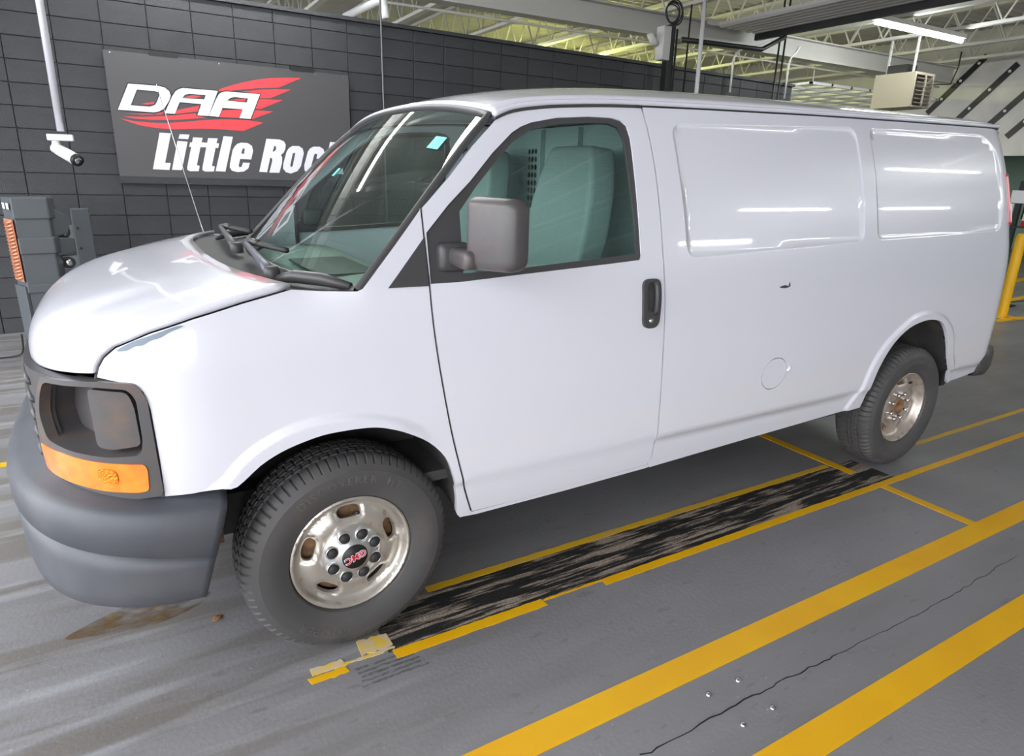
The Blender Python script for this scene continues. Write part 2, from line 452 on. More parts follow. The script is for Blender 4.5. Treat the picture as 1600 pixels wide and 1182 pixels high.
paint('floor_line', ragged(.655, 1.30, 1.877, 1.925, amp=.002), YEL)
paint('floor_line', ragged(1.30, 1.60, 1.905, 1.917, amp=.003), YEL)
paint('floor_line', ragged(.345, .475, 1.895, 1.928, step=.02, amp=.004), YEL)
paint('floor_line', ragged(.37, .66, 1.932, 1.945, step=.02, amp=.005), PALE)
paint('worn_paint_patch', ragged(.54, .655, 1.952, 2.03, step=.015, amp=.008), PALE, z=.0026)
paint('worn_paint_patch', ragged(.36, .47, 1.936, 1.968, step=.015, amp=.005), PALE, z=.0028)
paint('floor_line', rect(3.60, 3.665, 2.06, 3.6), YEL)
paint('floor_line', rect(3.605, 3.665, 1.392, 1.872), YEL, z=.0015)
paint('floor_line', ragged(-9, 6, 4.425, 4.49, amp=.002), YEL)
for a in ([(9.6, 3.98), (13.5, 3.55), (13.5, 3.66), (9.6, 4.10)], [(10.6, 4.6), (15.0, 4.95), (15.0, 5.07), (10.6, 4.72)], [(10.5, 5.25), (14.8, 5.75), (14.8, 5.9), (10.5, 5.37)]):
    paint('floor_line', a, YEL)
paint('floor_joint', [(9.8, 4.86), (15, 4.10), (15, 4.18), (9.8, 4.92)], BLACK)
tag(paint('grit_strip', ragged(.645, 3.80, 1.917, 2.187, step=.06, amp=.004), TAR, z=.0012), 'black gritty wheel track strip with worn beige tread marks')
# drilled anchor studs set in the floor
for x, y in ((1.525, 1.208), (1.667, 1.205), (1.672, 1.061), (1.528, 1.06)):
    MB().lathe([(.0105, -.004), (.0105, .002), (.008, .0055), (.004, .007), (.0005, .0072)], 14, 'z').build('anchor_stud', CHROME, floor, True, (x, y, 0))
# crack
pts = [(1.155, 1.133)]
while pts[-1][0] < 3.5: pts.append((pts[-1][0] + rnd.uniform(.02, .05), 1.118 + rnd.uniform(-.006, .006) - .012 * math.sin(pts[-1][0] * 3)))
ww = [.0034 if p[0] < 2.1 else .0014 for p in pts]
paint('floor_crack', [(p[0], p[1] + w * rnd.uniform(.3, 1)) for p, w in zip(pts, ww)] + [(p[0], p[1] - w * rnd.uniform(.3, 1)) for p, w in zip(pts, ww)][::-1], BLACK, z=.0008)
STAIN = mat('rust_stain', (0.16, 0.095, 0.035), .45, noise=(9, (0.20, 0.17, 0.14), .45, .65, (1, 2, 1)))
st = [(-.40, 2.56), (-.33, 2.53), (-.20, 2.50), (-.07, 2.50), (.06, 2.55), (.10, 2.62), (-.02, 2.66), (-.12, 2.69), (-.22, 2.66), (-.31, 2.62)]
patchy(STAIN, 7, .38, .62, (1, 2.2, 1)); paint('rust_stain', spline(st, 5, True), STAIN, z=.0006)
SKID = mat('tread_skid_mark', (0.125, 0.125, 0.13), .5, noise=(30, (0.18, 0.18, 0.19), .45, .6))
patchy(SKID, 40, .35, .6, (.6, 1, 1))
for k in range(5): paint('tread_mark', ragged(.50, .74 - .01 * k, 1.80 + k * .022, 1.811 + k * .022, step=.03, amp=.002), SKID, z=.0007)
# loose bits on the floor
def leaf(x, y, s, a, lab):
    v = []; n = 9
    for i in range(n):
        t = i / (n - 1); w = math.sin(math.pi * t ** .8) * .32
        v += [(t - .5, -w, .10 * math.sin(3 * t) + .05), (t - .5, 0, .02 + .05 * math.sin(3 * t)), (t - .5, w, .12 * math.sin(3 * t) + .04)]
    v = [(p[0] * s, p[1] * s, p[2] * s) for p in v]
    f = [(i * 3 + j, i * 3 + 3 + j, i * 3 + 4 + j, i * 3 + 1 + j) for i in range(n - 1) for j in (0, 1)]
    o = mesh('dry_leaf', v, f, LEAF, None, True, (x, y, .0), (0, 0, a)); o.modifiers.new('t', 'SOLIDIFY').thickness = .0015
    tag(o, lab, 'leaf')
leaf(.109, 2.42, .045, .5, 'curled brown dry leaf on the floor near the front tyre')
leaf(-.02, 2.62, .05, 1.2, 'pale brown dry leaf on the rust stain under the bumper')

# ---- block wall behind the van
BW, BH = .4064, .2032
WL = (0.0383, 8.1473, 2.9881); WR = (0, 0.01126, 0.00514)
wall = MB().box(-7.0, 10.24, .017, .19, -3.06, .352).build('wall_back', MORTAR, None, False, WL, WR); tag(wall, kind='structure')
bx, bz, ch = BW / 2 - .0035, BH / 2 - .0035, .003
def block_mesh(h):
    v = []
    for (a, b, y) in ((bx, h, .02), (bx, h, ch), (bx - ch, h - ch, 0)): v += [(-a, y, -b), (a, y, -b), (a, y, b), (-a, y, b)]
    f = [(8, 9, 10, 11)] + [(r * 4 + i, r * 4 + (i + 1) % 4, r * 4 + 4 + (i + 1) % 4, r * 4 + 4 + i) for r in (0, 1) for i in range(4)]
    me = bpy.data.meshes.new('block'); me.from_pydata(v, [], f); me.update(); fix(me); return me
bmD, bmR, bmT, bmTR = block_mesh(bz), block_mesh(bz), block_mesh(.0605), block_mesh(.0605)
bmD.materials.append(BLOCK); bmT.materials.append(BLOCK); bmR.materials.append(BLOCKR); bmTR.materials.append(BLOCKR)
cnt = 0; rest = {0: MB(), 1: MB()}
for r in range(-1, 16):
    for c in range(-17, 25):
        lightc = c >= 17
        top = r == -1
        cx = (c + .5) * BW; cz = -(r - .5) * BH
        if top: cz = BH + .0605 + .0035
        hidden = (1 <= r <= 7 and 0 <= c <= 5) or (r > 9 and c > 2) or (r > 3 and c > 6) or (r > 1 and c > 11) or c < -5 or (r > 8 and c > 3)
        if r == 15: hidden = True
        if not hidden and cnt < 290:
            o = bpy.data.objects.new('block', {(0, 0): bmD, (1, 0): bmR, (0, 1): bmT, (1, 1): bmTR}[(int(lightc), int(top))]); COL.objects.link(o); o.parent = wall; o.location = (cx, 0, cz); cnt += 1
        else:
            me = bmT if top else bmD
            rest[int(lightc)].add([(p.co.x + cx, p.co.y, p.co.z + cz) for p in me.vertices], [tuple(p.vertices) for p in me.polygons])
tag(rest[0].build('block_rows', BLOCK, wall), kind='stuff'); tag(rest[1].build('block_rows', BLOCKR, wall), kind='stuff')
MB().box(-7, 10.26, -.03, .2, .335, .375).build('wall_cap', BLOCK, wall)

# ---- far end
wr = MB().box(16.0, 16.25, 2.6, 22, 2.26, 5.0).build('wall_right', WALLW); tag(wr, kind='structure')
for i, (y0, z0, y1, z1) in enumerate(((8.05, 4.24, 9.05, 3.18), (7.43, 4.02, 8.43, 2.95), (6.70, 3.95, 7.74, 2.85), (6.30, 3.72, 7.33, 2.63))):
    L_ = math.hypot(y1 - y0, z1 - z0); n = ((z1 - z0) / L_, -(y1 - y0) / L_); w = .058
    q = [(y0 + n[0] * w, z0 + n[1] * w), (y1 + n[0] * w, z1 + n[1] * w + (.0)), (y1 - n[0] * w, z1 - n[1] * w), (y0 - n[0] * w, z0 - n[1] * w)]
    v = [(15.975, a, b) for a, b in q] + [(16.005, a, b) for a, b in q]
    s = mesh('stripe', v, [(0, 1, 2, 3), (4, 7, 6, 5), (0, 4, 5, 1), (1, 5, 6, 2), (2, 6, 7, 3), (3, 7, 4, 0)], BLACK, wr); fix(s.data)
    for t in (.12, .42, .74):
        yy, zz = y0 + (y1 - y0) * t, z0 + (z1 - z0) * t
        MB().lathe([(.0005, -.012), (.026, -.010), (.030, 0)], 12, 'x').build('marker', PIPEW, s, True, (15.973, yy, zz))
wf = MB().box(-.5, 21.2, -12.2, -12.0, 0, 4.74).build('wall_front_added', mat('grey_painted_wall', (.30, .30, .32), .6)); tag(wf, kind='structure')  # unseen wall added to darken the cargo side and its reflections
wb = MB().box(-3.6, 21.2, 21.6, 21.8, 0, 4.74).build('wall_far_added', mat('far_wall_paint', (.45, .44, .42), .6)); tag(wb, kind='structure')  # unseen wall added to keep sky light from leaking in
wg = MB().box(21.0, 21.2, -12.0, 22, 0, 4.74).build('wall_end', GREENW); tag(wg, kind='structure')  # stretched on out of view to darken what the cargo side reflects

# ---- ceiling deck: ribs running along the lane
ys = []; 
k = -12.0
while k < 21.9: ys += [(k, 4.78), (k + .05, 4.74), (k + .10, 4.74), (k + .15, 4.78)]; k += .20
v = [(x, y, z) for x in (-3.6, 22) for y, z in ys] + [(x, y, 4.86) for x in (-3.6, 22) for y in (ys[0][0], ys[-1][0])]
n = len(ys)
f = [(i, i + 1, n + i + 1, n + i) for i in range(n - 1)] + [(2 * n, 2 * n + 1, 2 * n + 3, 2 * n + 2)]
deck = mesh('ceiling', v, f, DECK); tag(deck, kind='structure')
# bar joists across the lane
def joist(x):
    r = empty('bar_joist', (x, 0, 0))
    y0, y1 = -11.9, 21.5
    for nm, z, h in (('top_chord', 4.70, .05), ('bottom_chord', 4.10, .05)):
        MB().box(-.055, .055, y0, y1, z - h / 2, z + h / 2).build(nm, STEELW, r)
    w = MB(); y = y0; up = True
    while y < y1 - .3:
        w.bar((0, y, 4.11 if up else 4.69), (0, y + .32, 4.69 if up else 4.11), .022); y += .32; up = not up
    w.build('web', STEELW, r)
    tag(r, 'off-white open-web bar joist spanning under the ribbed roof deck', 'joist', 'bar joists under the roof deck'); return r
for k in range(-5, 11): joist(4.53 + 1.53 * k)
# girder along the lane behind the wall
g = empty('girder', (0, 8.62, 0))
MB().box(-3.4, 15.9, -.008, .008, 3.76, 4.05).build('web', STEELG, g)
MB().box(-3.4, 15.9, -.11, .11, 3.74, 3.765).build('bottom_flange', STEELG, g); MB().box(-3.4, 15.9, -.11, .11, 4.045, 4.065).build('top_flange', STEELG, g)
tag(g, 'grey steel girder running above the charcoal block wall', 'girder')
# pipes
def pipe(name, pts, r, m, lab, cat='pipe', grp=None):
    o = MB().tube(pts, r, 10).build(name, m, None, True); tag(o, lab, cat, grp); return o
pipe('black_conduit', [(7.24, 7.775, 3.56), (8.9, 7.775, 3.60), (9.40, 7.775, 3.83)], .035, BLACK, 'thick black conduit running from the post to the raised door')
pipe('sprinkler_pipe', [(-9, 9.0, 3.84), (15.9, 9.0, 3.84)], .03, STEELW, 'thin painted sprinkler pipe running above the block wall')
pipe('sprinkler_pipe', [(-9, 8.86, 3.70), (15.9, 8.86, 3.70)], .018, STEELW, 'slender conduit just below the sprinkler pipe above the wall')
pipe('branch_pipe', [(2.90, 9.60, 3.62), (3.0, 8.36, 3.62), (3.0, 8.30, 3.40)], .045, PIPEW, 'white branch pipe running to the top of the block wall')
pipe('white_downpipe', [(7.52, 7.69, 4.06), (7.57, 7.69, 0)], .030, PIPEW, 'tall white vertical pipe beside the cable post')
pipe('dark_conduit', [(7.48, 7.90, 4.06), (7.44, 7.90, 0)], .012, BLACK, 'thin dark vertical conduit beside the white pipe')
pipe('wall_drop_conduit', [(2.867, 8.10, 4.7), (2.867, 8.10, .0)], .011, mat('conduit_grey', (.16, .16, .17), .4, .5), 'thin grey conduit dropping down the charcoal block wall')
for (x, y, dx) in ((8.70, 8.135, .30), (10.02, 8.14, .08)):
    pts = [(x, y, 3.0)] + [(x + dx * (1 - math.cos(a)), y, 3.45 + .22 * math.sin(a)) for a in np.linspace(0, 1.5, 6)] + [(x + dx * 1.9, y, 3.74), (x + dx * 2.6, y, 3.82)]
    pipe('curved_conduit', pts, .016, PIPEW, 'pale curved conduit rising behind the van roof', 'conduit', 'curved conduits by the wall end')
for x in (9.65, 9.78): pipe('wall_conduit', [(x, 8.08, 4.7), (x, 8.08, 0)], .016, BLACK, 'dark vertical conduit near the end of the block wall', 'conduit', 'dark conduits at wall end')
# post with cable coil and junction box
p = empty('cable_post', (7.10, 7.92, 0))
MB().box(-.03, .09, -.05, .05, 0, 3.75).build('post', BLACK, p); MB().box(-.16, -.02, -.09, .07, 3.28, 3.72).build('junction_box', STEELG, p, bevel=.01)
MB().tube([(.10, -.07, 3.70), (.105, -.07, 0)], .015, 8).build('cable', RUBBER, p, True)
MB().tube([(-.30, .05, 3.62), (-.22, .05, 3.52), (-.16, .05, 3.50)], .05, 10).build('elbow_pipe', STEELG, p, True)
tag(p, 'black upright post with grey junction box against block wall', 'post')
c = MB()
for k in range(4):
    a0 = rnd.uniform(0, 6); R_ = .115 + .014 * k
    c.tube([(R_ * math.cos(t), -.02 * k + .012 * math.sin(2 * t + a0), R_ * math.sin(t)) for t in np.linspace(0, 2 * math.pi, 28)], .010, 6, False)
tag(c.build('cable_coil', RUBBER, None, True, (7.03, 7.80, 3.87)), 'black coil of cable hung at the top of the post', 'cable')

# ---- fluorescent fixtures
def fixture(x, y, m=TUBE, off=None, lab='long white fluorescent strip light hung under the joists', grp='fluorescent strip lights', L_=2.42, z=3.92):
    r = empty(off + '_strip_light_offscreen' if off else 'strip_light', (x, y, z))
    MB().box(0, L_, -.06, .06, .045, .11).build('housing', STEELW, r)
    MB().tube([(.03, 0, .012), (L_ - .03, 0, .012)], .032, 10).build(off + '_tube_offscreen' if off else 'tube', m, r, True)
    for xx in (.3, L_ - .3): MB().bar((xx, 0, .11), (xx, 0, .152), .02).build('hanger', STEELG, r)
    tag(r, lab, 'light', grp); return r
fixture(9.95, 6.66, lab='lit white fluorescent strip light beside the beige unit heater')
# lamps out of frame, each one placed from its own reflection in the van's side, windshield or glass
for off, x, y, lab in (('flank', 9.35, -.70, 'fluorescent strip light mirrored as the top streak on the rear side panel'),
                       ('aisle', 9.15, -3.40, 'fluorescent strip light mirrored in the front cargo side panel'),
                       ('aisle_end', 13.3, -3.40, 'fluorescent strip light mirrored as the lower streak on the rear side panel'),
                       ('far_aisle', 11.1, -7.05, 'fluorescent strip light mirrored low beside the front door seam'),
                       ('wall', -.05, 7.70, 'fluorescent strip light mirrored as the long streak on the windshield'),
                       ('lane', -.30, 4.75, 'fluorescent strip light mirrored along the windshield pillar')):
    fixture(x, y, off=off, lab=lab)
for x, y in ((7.2, 12.4), (9.9, 13.4)): fixture(x, y, TUBEY, None, 'yellow-green glowing strip light beyond the block wall', 'yellow strip lights beyond the wall')

# ---- raised overhead door
d = empty('overhead_door', (0, 0, 0))
xs = []; k = 8.55
prof = []
while k < 9.44: prof += [(k, 3.985), (k + .03, 3.955), (k + .09, 3.955), (k + .12, 3.985)]; k += .15
prof.append((9.45, 3.985)); n = len(prof)
v = [(a, y, b) for y in (4.8, 8.38) for a, b in prof] + [(a, y, 4.03) for y in (4.8, 8.38) for a in (prof[0][0], prof[-1][0])]
f = [(i, i + 1, n + i + 1, n + i) for i in range(n - 1)] + [(2 * n, 2 * n + 2, 2 * n + 3, 2 * n + 1), (0, n, 2 * n + 2, 2 * n), (n - 1, 2 * n + 1, 2 * n + 3, 2 * n - 1)]
o = mesh('door_panel', v, f, STEELG, d); fix(o.data)
MB().box(9.43, 9.50, 4.7, 8.42, 3.87, 4.0).build('bottom_seal', BLACK, d)
MB().box(8.3, 9.5, 4.62, 4.70, 3.98, 4.06).build('track', CHROME, d); MB().box(8.3, 9.5, 8.38, 8.44, 3.98, 4.06).build('track', CHROME, d)
tag(d, 'raised ribbed overhead door with black bottom seal under ceiling', 'door')

# ---- unit heater, suspended grid
h = empty('unit_heater', (12.05, 7.15, 2.947))
cv = [(0, 0, 0), (.6, 0, 0), (.6, 0, .56), (0, 0, .56), (0, .72, 0), (.6, .72, 0), (.6, .72, .56), (0, .72, .56)] + [(x, y, z) for y in (0, .16) for x, z in ((.05, .03), (.55, .03), (.55, .52), (.05, .52))]
MB().add(cv, [(4, 7, 6, 5), (0, 4, 5, 1), (1, 5, 6, 2), (2, 6, 7, 3), (3, 7, 4, 0), (12, 13, 14, 15)] + [(i, (i + 1) % 4, 8 + (i + 1) % 4, 8 + i) for i in range(4)] + [(8 + i, 8 + (i + 1) % 4, 12 + (i + 1) % 4, 12 + i) for i in range(4)]).build('casing', BEIGE, h)
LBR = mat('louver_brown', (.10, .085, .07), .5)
lv = MB().box(.055, .545, .12, .158, .035, .515).build('shade_backing', LBR, h)  # dark-coloured box paints in the shade inside the heater opening
for k in range(7): MB().add([(.06, -.03, .06 + k * .065), (.54, -.03, .06 + k * .065), (.54, -.006, .085 + k * .065), (.06, -.006, .085 + k * .065)], [(0, 1, 2, 3)]).build('louver', LBR, h).modifiers.new('t', 'SOLIDIFY').thickness = .004
MB().box(.29, .31, -.034, -.006, .03, .52).build('louver_bar', BEIGE, h)
MB().box(.05, .35, .2, .55, .56, .70).build('control_box', BLACK, h); MB().box(.1, .13, .1, .13, .56, 1.128).build('hanger', STEELG, h); MB().box(.15, .18, .6, .63, .56, 1.128).build('hanger', STEELG, h)
MB().tube([(.62, .05, .40), (.95, -.1, .42), (1.05, -.12, .7), (1.05, -.12, .95)], .012, 8).build('gas_line', BLACK, h, True)
tag(h, 'beige ceiling-hung unit heater with dark louvers', 'heater')
gd = empty('ceiling_grid', (0, 0, 3.42))
for k in range(8): MB().box(11.6, 16.0, 8.85 + k * .61, 8.90 + k * .61, 0, .05).build('runner', PIPEW, gd)
for k in range(8): MB().box(11.6 + k * .61, 11.65 + k * .61, 8.85, 13.2, .002, .048).build('cross_runner', PIPEW, gd)
for x, y in ((11.7, 8.9), (15.8, 8.9), (11.7, 13.1)): MB().bar((x, y, 0), (x, y, .7), .012).build('hanger', STEELG, gd)
tag(gd, 'white suspended metal ceiling grid beyond the block wall', 'ceiling grid')

# ---- bollard, extinguisher stand
b = empty('bollard', (10.02, 4.14, 0))
MB().lathe([(.0005, 1.10), (.04, 1.09), (.055, 1.06), (.060, 1.02), (.060, 0)], 24, 'z').build('post', YEL, b, True); MB().box(-.13, .13, -.13, .13, 0, .012).build('base_plate', YEL, b)
tag(b, 'yellow steel bollard standing behind the van tail', 'bollard')
s = empty('extinguisher_stand', (10.9, 4.64, 0))
MB().box(-.03, .03, -.03, .03, 0, 1.75).build('post', BLACK, s); MB().box(-.2, .2, -.2, .2, 0, .02).build('base', BLACK, s)
MB().box(-.05, .05, -.22, -.03, 1.118, 1.138).build('bracket', BLACK, s); MB().bar((0, 0, .9), (.3, .25, 0.01), .04).build('brace', BLACK, s); MB().box(-.04, -.03, -.16, .10, 1.45, 1.62).build('notice', PIPEW, s)
tag(s, 'black metal stand behind the yellow bollard', 'stand')
e = empty('fire_extinguisher', (10.9, 4.49, 1.139))
MB().lathe([(.0005, 0), (.055, 0), (.06, .01), (.06, .22), (.045, .26), (.02, .275), (.02, .29)], 20, 'z').build('cylinder', EXTRED, e, True)
MB().box(-.02, .02, -.015, .015, .285, .315).build('valve', BLACK, e); MB().bar((0, 0, .31), (0, -.09, .335), .02, .008).build('lever', BLACK, e); MB().tube([(0, .02, .30), (0, .07, .26), (0, .075, .1)], .009, 6).build('hose', BLACK, e, True)
MB().lathe([(.0608, .08), (.0608, .17)], 20, 'z').build('label_band', PIPEW, e, True)
tag(e, 'red fire extinguisher on the black stand behind bollard', 'extinguisher')

# ---- sign
SG=dict(
D= [(0.183,-0.286),(0.452,-0.283),(0.51,-0.294),(0.546,-0.325),(0.555,-0.366),(0.536,-0.415),(0.481,-0.496),(0.431,-0.527),(0.384,-0.54),(0.062,-0.538)] ,
Dh= [(0.253,-0.335),(0.407,-0.335),(0.445,-0.344),(0.453,-0.367),(0.422,-0.434),(0.399,-0.468),(0.351,-0.488),(0.181,-0.487)] ,
Dr= [(0.276,-0.468),(0.398,-0.436),(0.39,-0.459),(0.327,-0.47)] ,
A1= [(0.48,-0.54),(0.568,-0.371),(0.604,-0.32),(0.636,-0.297),(0.677,-0.283),(1.012,-0.281),(0.897,-0.538),(0.788,-0.539),(0.837,-0.425),(0.632,-0.422),(0.576,-0.54)] ,
A1h= [(0.661,-0.38),(0.691,-0.346),(0.733,-0.333),(0.889,-0.333),(0.871,-0.377)] ,
A2= [(0.9,-0.537),(0.987,-0.365),(1.02,-0.312),(1.05,-0.291),(1.094,-0.28),(1.439,-0.277),(1.321,-0.538),(1.205,-0.539),(1.247,-0.445),(1.043,-0.447),(0.999,-0.54)] ,
A2h= [(1.095,-0.37),(1.132,-0.34),(1.176,-0.328),(1.311,-0.331),(1.293,-0.373)] ,
F1= [(1.011,-0.285),(1.046,-0.256),(1.172,-0.207),(1.292,-0.167),(1.427,-0.13),(1.565,-0.103),(1.75,-0.081),(1.896,-0.071),(1.642,-0.193),(1.436,-0.216),(1.256,-0.246),(1.109,-0.273)] ,
F2= [(1.254,-0.267),(1.434,-0.234),(1.602,-0.211),(1.776,-0.201),(1.55,-0.307),(1.432,-0.318),(1.446,-0.272)] ,
F3= [(1.427,-0.329),(1.68,-0.316),(1.435,-0.428),(1.377,-0.431)] ,
F4= [(1.37,-0.446),(1.571,-0.443),(1.336,-0.54),(1.331,-0.529)] ,
G2= [(1.037,-0.471),(1.246,-0.45),(1.207,-0.536),(1.005,-0.54)] ,
G1= [(0.601,-0.501),(0.818,-0.442),(0.795,-0.5),(0.694,-0.519),(0.58,-0.54)] ,
H1= [(0.667,-0.378),(0.752,-0.346),(0.849,-0.344),(0.791,-0.367)] ,
H2= [(1.13,-0.363),(1.219,-0.342),(1.285,-0.338),(1.276,-0.363)] ,
S0= [(0.111,-0.567),(0.226,-0.563),(0.357,-0.549),(0.477,-0.531),(0.455,-0.553),(0.264,-0.569)] ,
S1= [(0.107,-0.598),(0.287,-0.59),(0.486,-0.567),(0.637,-0.543),(0.776,-0.519),(0.777,-0.54),(0.884,-0.554),(0.715,-0.58),(0.549,-0.602),(0.349,-0.613),(0.195,-0.61)] ,
S2= [(0.061,-0.615),(0.141,-0.63),(0.217,-0.638),(0.346,-0.641),(0.479,-0.635),(0.657,-0.613),(0.825,-0.586),(0.968,-0.568),(1.113,-0.557),(1.29,-0.552),(1.454,-0.568),(1.236,-0.668),(1.031,-0.664),(0.817,-0.67),(0.677,-0.683),(0.539,-0.694),(0.433,-0.692),(0.341,-0.686),(0.251,-0.675),(0.164,-0.651)] ,
L= [(0.412,-0.734),(0.517,-0.735),(0.431,-1.031),(0.484,-1.031),(0.463,-1.103),(0.309,-1.099)] ,
idot= [(0.599,-0.738),(0.693,-0.736),(0.676,-0.783),(0.583,-0.783)] ,
i= [(0.571,-0.806),(0.668,-0.808),(0.582,-1.1),(0.488,-1.099)] ,
t1= [(0.724,-0.762),(0.818,-0.761),(0.803,-0.808),(0.839,-0.809),(0.824,-0.858),(0.787,-0.857),(0.734,-1.043),(0.761,-1.05),(0.746,-1.105),(0.661,-1.108),(0.635,-1.094),(0.638,-1.064),(0.697,-0.86),(0.677,-0.86),(0.691,-0.814),(0.711,-0.813)] ,
t2= [(0.872,-0.761),(0.968,-0.759),(0.95,-0.808),(0.977,-0.81),(0.963,-0.859),(0.937,-0.857),(0.883,-1.045),(0.912,-1.05),(0.897,-1.103),(0.81,-1.107),(0.784,-1.093),(0.787,-1.063),(0.844,-0.857),(0.824,-0.855),(0.837,-0.811),(0.857,-0.81)] ,
l= [(1.028,-0.733),(1.122,-0.734),(1.014,-1.101),(0.914,-1.099)] ,
e= [(1.107,-0.874),(1.13,-0.836),(1.162,-0.804),(1.203,-0.79),(1.27,-0.791),(1.313,-0.819),(1.32,-0.872),(1.293,-0.963),(1.178,-0.962),(1.156,-1.031),(1.162,-1.05),(1.186,-1.045),(1.205,-0.998),(1.276,-1.0),(1.256,-1.058),(1.208,-1.093),(1.14,-1.103),(1.081,-1.089),(1.062,-1.054),(1.069,-1.011)] ,
eh= [(1.204,-0.87),(1.221,-0.846),(1.235,-0.853),(1.223,-0.907),(1.194,-0.905)] ,
R= [(1.472,-0.735),(1.612,-0.735),(1.661,-0.753),(1.678,-0.789),(1.668,-0.84),(1.647,-0.877),(1.617,-0.9),(1.63,-0.927),(1.623,-0.99),(1.587,-1.096),(1.477,-1.097),(1.518,-0.966),(1.516,-0.94),(1.499,-0.936),(1.453,-1.094),(1.368,-1.092)] ,
Rh= [(1.552,-0.807),(1.568,-0.81),(1.571,-0.837),(1.548,-0.866),(1.529,-0.867)] ,
o= [(1.751,-0.797),(1.823,-0.794),(1.865,-0.82),(1.875,-0.87),(1.834,-1.014),(1.79,-1.071),(1.715,-1.1),(1.66,-1.086),(1.63,-1.045),(1.639,-0.989),(1.682,-0.863),(1.709,-0.823)] ,
oh= [(1.77,-0.867),(1.778,-0.877),(1.74,-1.017),(1.72,-1.031),(1.713,-1.01),(1.748,-0.883)] ,
c= [(1.987,-0.793),(2.061,-0.79),(2.105,-0.816),(2.116,-0.867),(2.1,-0.924),(2.016,-0.924),(2.027,-0.876),(2.011,-0.867),(1.993,-0.88),(1.953,-1.002),(1.959,-1.025),(1.976,-1.015),(1.991,-0.976),(2.072,-0.976),(2.048,-1.038),(1.987,-1.086),(1.912,-1.094),(1.872,-1.06),(1.871,-1.005),(1.921,-0.852),(1.947,-0.816)] ,
k= [(2.185,-0.731),(2.287,-0.732),(2.246,-0.885),(2.291,-0.798),(2.388,-0.798),(2.31,-0.928),(2.329,-1.088),(2.223,-1.086),(2.217,-0.992),(2.19,-1.087),(2.093,-1.084)] ,
)
sg = empty('wall_sign', (0.02262, 8.0972, 2.7335), WR)
MB().box(0, 2.433, 0, .035, -1.178, .006).build('board', SIGNB, sg)
MB().box(.0, 2.433, -.012, .045, -1.245, -1.180).build('ledge', BLOCK, sg)
for x in (.40, 1.78): MB().box(x, x + .26, -.004, .04, -.004, .045).build('bracket', BLACK, sg)
for x in (.06, 1.05, 2.05, 2.38):
    MB().lathe([(.0005, -.004), (.007, -.003), (.008, .001)], 8).build('screw', CHROME, sg, False, (x, 0, -.012))
def flat(name, key, m, y, holes=(), dx=0, grow=0):
    poly = SG[key]; hs = [SG[h] for h in holes]
    if grow:
        def gr(P, g):
            A = np.array(P); n = len(A); out = []; area = 0.5 * sum(A[i][0] * A[(i + 1) % n][1] - A[(i + 1) % n][0] * A[i][1] for i in range(n)); sg_ = 1 if area > 0 else -1
            for i in range(n):
                d1 = A[i] - A[i - 1]; d2 = A[(i + 1) % n] - A[i]; d1 = d1 / np.linalg.norm(d1); d2 = d2 / np.linalg.norm(d2)
                nn = np.array([d1[1] + d2[1], -(d1[0] + d2[0])]) * sg_; nn /= max(np.linalg.norm(nn), .6); out.append(tuple(A[i] + nn * g))
            return out
        poly = gr(poly, grow); hs = [gr(q, -min(grow, .008)) for q in hs]
    return panel(name, poly, lambda u, v: np.stack([u, np.full_like(u, y), v], 1), m, sg, 1.0, hs, depth=.0015, ref=(0, 5, 0), edge=1.0, smooth=False)
for kk in ('F1', 'F2', 'F3', 'F4', 'S0', 'S1', 'S2'): flat('swoosh', kk, SIGNR, -.002)
for kk, hh in (('D', ('Dh',)), ('A1', ('A1h',)), ('A2', ('A2h',))): flat('letter_outline', kk, SIGNK, -.0035, hh, grow=.012)
for kk in ('Dr', 'G2', 'G1', 'H1', 'H2'): flat('swoosh', kk, SIGNR, -.0045)
for kk, hh in (('D', ('Dh',)), ('A1', ('A1h',)), ('A2', ('A2h',))): flat('letter', kk, SIGNW, -.006, hh)
for kk, hh in (('L', ()), ('i', ()), ('idot', ()), ('t1', ()), ('t2', ()), ('l', ()), ('e', ('eh',)), ('R', ('Rh',)), ('o', ('oh',)), ('c', ()), ('k', ())): flat('letter', kk, SIGNW, -.003, hh)
tag(sg, 'dark grey wall sign reading DAA Little Rock with red swooshes', 'sign')

# ---- security camera on a pole
sc = empty('security_camera', (-.39, 7.3, 1.86))
MB().tube([(.02, 0, 2.9), (0, 0, .08)], .030, 14).build('pole', mat('pole_white_metal', (.80, .78, .86), .25, .35), sc, True)
MB().box(-.11, .085, -.05, .05, .0, .055).build('mount_plate', PIPEW, sc, bevel=.008)
MB().tube([(-.05, -.01, .01), (-.055, -.02, -.10)], .032, 12).build('arm', PIPEW, sc, True)
body = MB().tube([(-.07, .03, -.06), (-.03, -.02, -.08), (.085, -.17, -.155)], [.042, .05, .052], 18).build('camera_body', PIPEW, sc, True)
MB().tube([(.083, -.168, -.153), (.10, -.192, -.165)], [.052, .050], 18).build('lens_hood', BLACK, body, True)
MB().tube([(.099, -.191, -.164), (.102, -.195, -.166)], [.03, .028], 14).build('lens', CHROME, body, True)
tag(sc, 'white bullet security camera hung on a shiny pole before the wall', 'security camera')

